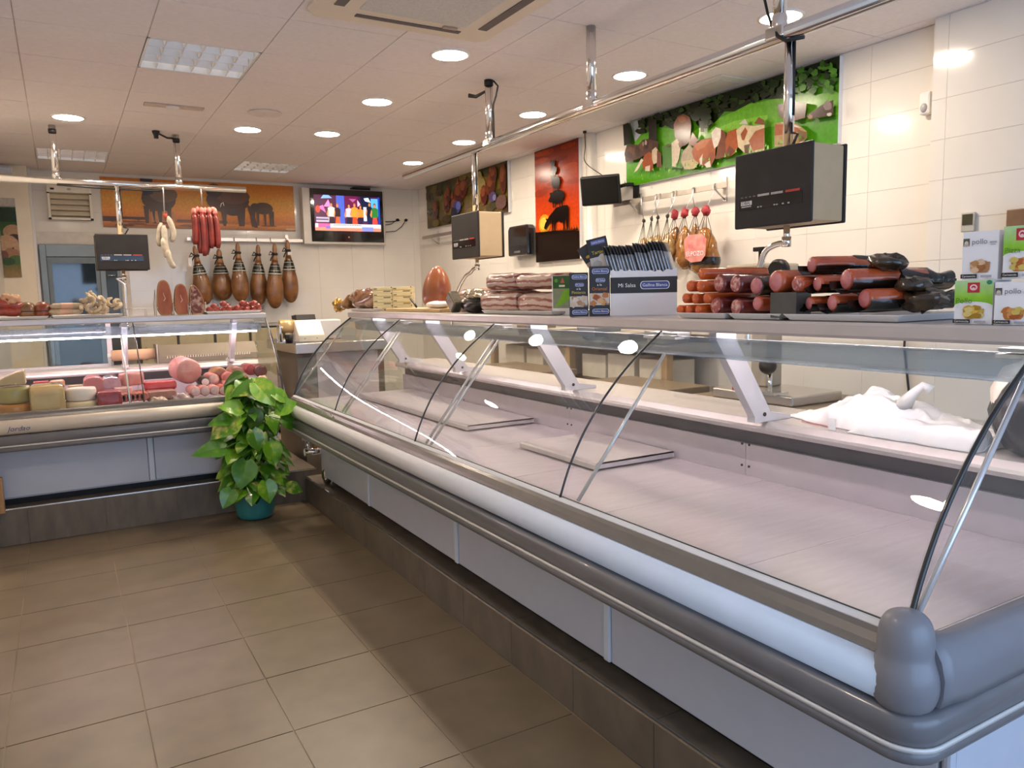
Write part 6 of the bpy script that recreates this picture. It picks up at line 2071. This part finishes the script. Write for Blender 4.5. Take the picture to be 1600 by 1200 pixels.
M_slab = mat('chopping block', (.20, .15, .10), .35, var=.15, scale=6)
M_slabs = mat('bench edge', (.12, .09, .07), .4)
M_box = mat('off-white box', (.72, .66, .54), .45, var=.06)


def bench(label, y0, y1, x0=3.30, x1=3.70, z=.92):
    r = root('work_bench', label, 'bench', ((x0 + x1) / 2, (y0 + y1) / 2, 0), 'work benches along the service wall')
    part('worktop', r, MB().box((x0, y0, z - .05), (x1, y1, z)), M_slab, bevel=.006)
    for x in (x0 + .05, x1 - .05):
        for y in (y0 + .05, y1 - .05):
            part('leg', r, MB().box((x - .025, y - .025, 0), (x + .025, y + .025, z - .05)), M_steeld)
    part('under_shelf', r, MB().box((x0 + .04, y0 + .04, .25), (x1 - .04, y1 - .04, .28)), M_steeld)
    return r


bench('brown-topped work bench behind the long counter, nearer the viewer', 3.72, 4.55)
bench('brown-topped work bench behind the long counter, towards the cash desk', 5.25, 6.25)
bench('steel work bench carrying the meat saw', 2.62, 3.60, x1=4.1, z=.90)
r = root('wall_shelf', 'steel table with posts standing against the service wall', 'table', (3.95, 5.0, 0))
part('top', r, MB().box((3.72, 4.15, 1.10), (4.19, 6.9, 1.16)), M_steeld, bevel=.004)
for y in (4.22, 5.45, 6.8):
    part('leg', r, MB().box((3.74, y - .03, 0), (3.80, y + .03, 1.10)), mat('brown post', (.36, .25, .14), .5))
part('back_rail', r, MB().box((4.15, 4.15, 1.16), (4.19, 6.9, 1.22)), M_steeld)
k = 0
for y0, y1, h_ in ((4.30, 4.62, .2), (4.68, 5.02, .22), (5.05, 5.38, .2), (5.55, 5.9, .24), (6.0, 6.3, .2), (6.35, 6.7, .22)):
    one('storage_box', 'off-white box stored under the steel table, %s from the saw' % ORD[k], 'box', MB().box((3.84, y0, .84), (4.12, y1, .84 + h_)), M_box, 'boxes under the steel table', bevel=.008)
    k += 1
one('box_rack', 'grey rack under the steel table carrying white boxes', 'rack', MB().box((3.815, 4.16, .80), (4.185, 6.75, .838)), M_steeld)
# things on the steel table
for k, (y, w_, h_, c_) in enumerate(((4.35, .18, .10, (.55, .50, .44)), (4.75, .25, .07, (.42, .36, .28)), (5.2, .22, .10, (.30, .34, .40)), (5.7, .2, .08, (.62, .55, .42)), (6.2, .24, .1, (.36, .28, .2)))):
    one('plastic_tub', ['grey plastic tub', 'brown plastic tub', 'blue-grey plastic tub', 'cream plastic tub', 'dark plastic tub'][k] + ' on the steel table', 'tub', MB().rings([[(3.85, y, 1.161), (4.10, y, 1.161), (4.10, y + w_, 1.161), (3.85, y + w_, 1.161)], [(3.83, y - .02, 1.16 + h_), (4.12, y - .02, 1.16 + h_), (4.12, y + w_ + .02, 1.16 + h_), (3.83, y + w_ + .02, 1.16 + h_)]], smooth=False), mat('tub %d' % k, c_, .4), 'plastic tubs on the steel table', bevel=.004)
# band saw / slicer
r = root('meat_saw', 'grey bench-top meat saw with a black knob behind the meats', 'meat saw', (3.6, 3.15, .90))
M_mach = mat('machine grey', (.46, .41, .33), .35, .4, var=.05)
a, b = P(1152, 447, 'X', 3.6), P(1206, 411, 'X', 3.6)
part('base', r, MB().box((3.42, 2.82, .901), (3.85, 3.42, .96)), M_steel, bevel=.01)
part('column', r, MB().box((3.66, b.y + .08, .96), (3.80, a.y - .06, a.z - .1)), M_mach, bevel=.01)
part('head', r, MB().box((3.50, b.y - .02, a.z - .16), (3.82, a.y, b.z)), M_mach, bevel=.015)
part('head_plate', r, MB().box((3.494, b.y + .17, a.z - .02), (3.50, a.y - .05, a.z + .05)), M_cardw)
part('red_switch', r, MB().cyl((3.50, (a.y + b.y) / 2 - .03, b.z - .045), (3.485, (a.y + b.y) / 2 - .03, b.z - .045), .018, 10), mat('red button', (.6, .03, .02), .4))
c = P(1222, 423, 'X', 3.5)
part('guide_knob', r, MB().lathe([(.05, 0), (.065, .02), (.065, .05), (.04, .06)], (3.44, c.y, c.z), (1, 0, 0), n=18).cyl((3.5, c.y, c.z), (3.52, b.y, c.z), .02), M_black)
c = P(1190, 398, 'X', 3.55)
part('lever', r, MB().cyl((3.55, c.y, b.z), (3.55, c.y, c.z + .03), .018, 10).box((3.53, c.y - .03, c.z + .02), (3.57, c.y + .05, c.z + .045)), M_black, bevel=.004)
c = P(1215, 570, 'X', 3.5)
part('lower_knob', r, MB().ell((3.42, c.y, c.z), (.05, .05, .05), nu=14, nv=9), M_black)
part('knob_post', r, MB().cyl((3.44, c.y, .95), (3.44, c.y, c.z - .04), .012, 10).box((3.38, c.y - .08, .96), (3.50, c.y + .08, .975)), M_chrome)
part('red_guard', r, MB().tube([(3.42, c.y + .12, .965), (3.42, c.y + .26, .965), (3.42, c.y + .26, 1.0), (3.42, c.y + .12, 1.0)], .008, 6, loop=True), mat('red button'))
one('power_cable', 'black power cable running down the service wall by the saw', 'cable', MB().tube([(4.205, 2.66, 1.60), (4.2, 2.68, 1.2), (4.2, 2.62, .8)], .007, 6), M_cable)
one('power_cable', 'second black cable down the service wall, nearer the cartons', 'cable', MB().tube([(4.205, 2.42, 1.60), (4.2, 2.44, 1.2), (4.2, 2.47, .8)], .007, 6), M_cable)
# behind the corner counter
r = root('beige_cabinet', 'beige cabinet with dark gaps against the back wall under the hams', 'cabinet', (1.7, 9.3, 0))
part('carcass', r, MB().box((.70, 9.03, .05), (2.6, 9.592, 1.26)), mat('dark carcass', (.05, .045, .035), .5))
for k in range(5):
    d = part('door', r, MB().box((.71 + .378 * k, 9.0, .08), (.71 + .378 * k + .35, 9.028, 1.24)), mat('beige door', (.48, .40, .25), .4, var=.05), bevel=.004)
    part('handle', d, MB().tube([(.75 + .378 * k, 9.0, .95), (.75 + .378 * k, 8.97, .95), (.75 + .378 * k, 8.97, 1.08), (.75 + .378 * k, 9.0, 1.08)], .006, 6), M_chrome)
part('top', r, MB().box((.69, 8.99, 1.26), (2.61, 9.592, 1.285)), M_steeld)
c = P(207, 553, 'Y', 6.9)
r = root('wrapping_roll', 'roll of pinkish wrapping paper on a stand behind the corner counter', 'paper roll', (c.x, 6.95, 1.066))
hx = (P(240, 553, 'Y', 6.9).x - P(173, 553, 'Y', 6.9).x) / 2
part('roll', r, MB().cyl((c.x - hx, 6.78, c.z), (c.x + hx, 6.78, c.z), .043, 16), mat('kraft pink', (.72, .44, .27), .5, var=.04))
part('axle', r, MB().cyl((c.x - hx - .03, 6.78, c.z), (c.x - hx, 6.78, c.z), .02, 10), M_whitep)
part('stand', r, MB().box((c.x - hx - .02, 6.765, 1.067), (c.x - hx - .008, 6.795, c.z)).box((c.x + hx + .008, 6.765, 1.067), (c.x + hx + .02, 6.795, c.z)), M_steeld)
a, b = P(246, 560, 'Y', 6.78), P(400, 540, 'Y', 6.78)
r = root('wrap_dispenser', 'long steel cling-film dispenser with a serrated edge behind the corner counter', 'dispenser', ((a.x + b.x) / 2, 6.8, 1.066))
part('case', r, MB().prism([(0, 0), (.2, 0), (.2, .12), (.13, .14), (.02, .05)], lambda u_, v_, t: V((t, 6.70 + u_, 1.067 + v_)), a.x, b.x), mat('dull brown steel', (.20, .16, .12), .5, .3), bevel=.004)
mb = MB()
n_ = 34
for k in range(n_):
    x_ = a.x + .06 + (b.x - a.x - .12) * k / n_
    mb.add([(x_, 6.705, 1.105), (x_ + .014, 6.705, 1.105), (x_ + .007, 6.695, 1.13)], [(0, 1, 2)])
    mb.add([(x_, 6.707, 1.105), (x_ + .014, 6.707, 1.105), (x_ + .007, 6.697, 1.13)], [(0, 2, 1)])
part('serrated_edge', r, mb, M_chrome, recalc=False)
part('end_plate', r, MB().box((a.x - .012, 6.69, 1.067), (a.x, 6.92, 1.22)), M_steeld, bevel=.004)

# ------------------------------------------------------------------ floor corner
c = V((1.10, 5.60, 0))
r = root('potted_pothos', 'tall potted pothos climbing a moss pole in a teal pot', 'plant', c)
M_pot = mat('teal glaze', (.035, .24, .24), .35, var=.08, coat=.3)
part('pot', r, MB().lathe(smoothcurve([(.105, .004), (.125, .02), (.138, .09), (.143, .17), (.146, .185)], 2) + [(.13, .185), (.128, .16)], c, n=24), M_pot)
part('inner_pot', r, MB().lathe([(.10, .05), (.125, .20), (.130, .215), (.118, .215), (.114, .17)], c, n=22), mat('terracotta plastic', (.50, .13, .04), .5, var=.1))
part('soil', r, MB().lathe([(.113, .17), (.113, .19), (.01, .195)], c, n=18), mat('soil', (.03, .02, .012), .9, bump=.5))
part('moss_pole', r, MB().lathe([(.035, .15), (.035, .90), (.03, .97), (.01, .975)], c, n=12), mat('moss pole', (.16, .075, .035), .9, bump=.8, scale=60, var=.4))


def leafmat(name, c1, c2):
    return mat(name, c1, .30, c2=c2, scale=16, coat=.25, spec=.5, thr=(.50, .72))


LM = [leafmat('leaf dark', (.022, .085, .005), (.06, .17, .012)), leafmat('leaf mid', (.055, .20, .008), (.14, .34, .02)), leafmat('leaf light', (.14, .37, .014), (.42, .58, .06)), leafmat('leaf variegated', (.08, .24, .014), (.68, .66, .15))]


def leaf_mesh(L, W_, droop, m):
    """heart-shaped leaf, folded along the midrib; stalk end at the origin, runs along +x, face up +z"""
    mb = MB()
    st = [(-.10, .34), (0, .62), (.12, .88), (.28, 1.0), (.48, .92), (.68, .64), (.86, .30), (1.0, .0)]
    mid, lft, rgt = [], [], []
    for t, w_ in st:
        x_ = L * t
        z_ = -droop * L * t * t
        mid.append((max(x_, 0), 0, -droop * L * max(t, 0) ** 2))
        e = W_ * w_ / 2
        lft.append((x_, e, z_ + .20 * e - .10 * e * math.sin(t * 9)))
        rgt.append((x_, -e, z_ + .20 * e + .10 * e * math.sin(t * 8)))
    n_ = len(st)
    for a_, b_ in ((lft, mid), (mid, rgt)):
        mb.add(a_ + b_, [(i, i + 1, n_ + i + 1, n_ + i) for i in range(n_ - 1)], True)
    return mb.mesh('leaf', m, V((0, 0, 0)), recalc=False)


LME = [[leaf_mesh(1, w_, d_, m) for w_, d_ in ((.80, .25), (.70, .45), (.88, .12))] for m in LM]
random.seed(77)
stems = MB()


def leaf(pos, dirv, nrm, L, kind):
    d = V(dirv).normalized()
    n_ = (V(nrm) - d * V(nrm).dot(d)).normalized()
    y_ = n_.cross(d)
    o_ = bpy.data.objects.new('leaf', LME[kind][random.randrange(3)])
    M = Matrix(((d.x, y_.x, n_.x, 0), (d.y, y_.y, n_.y, 0), (d.z, y_.z, n_.z, 0), (0, 0, 0, 1))) @ Matrix.Scale(L, 4)
    o_.matrix_local = Matrix.Translation(V(pos) - ORG[r]) @ M
    o_.parent = r
    COL.objects.link(o_)


nl = 230
for k in range(nl):
    t = k / nl
    z_ = .20 + .80 * t
    an_ = k * 2.399 + random.uniform(-.4, .4)
    wide = .27 if z_ < .75 else .22 - .08 * (z_ - .75) / .25
    if .28 < z_ < .5:
        wide = .28
    rr_ = wide * random.uniform(.45, 1.0)
    ou = V((math.cos(an_), math.sin(an_), 0))
    if ou.y > .35:
        rr_ *= .45
    q = c + ou * rr_ * .72 + V((0, 0, z_ + random.uniform(-.03, .05)))
    drop = random.uniform(-.95, -.15)
    dirv = ou + V((random.uniform(-.35, .35), random.uniform(-.35, .1), drop))
    if z_ > .5:
        q.y = min(q.y, 5.585)
        q.x = min(q.x, 1.255)
        if q.y > 5.47:
            dirv.y = min(dirv.y, -.12)
        if q.x > 1.19:
            dirv.x = min(dirv.x, .25)
    nr_ = V((ou.x * .35, -.55 + ou.y * .2, .8))
    kind = random.choices([0, 1, 2, 3], [4, 5, 3, 3])[0]
    L = random.uniform(.085, .145)
    leaf(q, dirv, nr_, L, kind)
    s0 = c + V((ou.x * .03, ou.y * .03, z_ - .05))
    stems.tube([s0, s0 + ou * rr_ * .4 + V((0, 0, .05)), q], .0032, 5)
# the long-stalked leaves that stand clear of the bush
for px, py, dx, dz, L, kind in ((398, 598, .55, -.7, .21, 2), (402, 604, -.95, -.05, .18, 3), (425, 612, .8, -.4, .15, 2), (372, 660, -.9, -.25, .20, 3), (360, 655, -1, .05, .14, 1), (352, 700, -.9, .1, .2, 1), (440, 655, .6, -.3, .16, 1), (395, 672, .2, -.9, .16, 3), (410, 676, -.4, -.8, .14, 3), (448, 760, .9, -.35, .12, 3), (430, 640, .7, .2, .17, 2), (378, 640, -.8, .3, .16, 2), (362, 765, -.5, -.8, .14, 1), (415, 752, .1, -1, .16, 2), (385, 720, -.3, -.9, .2, 1), (420, 690, .3, -.9, .18, 2), (400, 640, -.2, -.9, .16, 0), (436, 625, .5, -.6, .17, 1)):
    q = P(px, py, 'Y', 5.40)
    leaf(q, (dx, -.25, dz), (0, -.8, .6), L, kind)
    s0 = V((c.x, c.y, q.z - .05))
    stems.tube([s0, (s0 + q) / 2 + V((0, -.03, .05)), q], .0035, 5)
part('stem', r, stems, mat('stem green', (.08, .20, .03), .5))
# drain fittings and hoses in the corner
r = root('floor_valve', 'shiny chrome pipe fitting at the far corner under the counter', 'pipe fitting', (1.50, 5.62, .197))
mb = MB()
mb.cyl((1.47, 5.58, .43), (1.62, 5.58, .43), .028, 12).cyl((1.62, 5.50, .43), (1.62, 5.50, .30), .022, 12).cyl((1.50, 5.60, .43), (1.50, 5.60, .52), .018, 10)
part('pipe', r, mb, M_chrome)
part('trap', r, MB().lathe(smoothcurve([(.02, .32), (.036, .30), (.04, .25), (.03, .215), (.02, .20)], 3), (1.60, 5.48, 0), n=14).lathe(smoothcurve([(.015, .28), (.026, .26), (.028, .225), (.018, .199)], 3), (1.66, 5.40, 0), n=14), M_chrome)
part('bracket', r, MB().box((1.54, 5.58, .45), (1.60, 5.63, .56)), mat('cardboard brown', (.55, .30, .12), .6), bevel=.003)
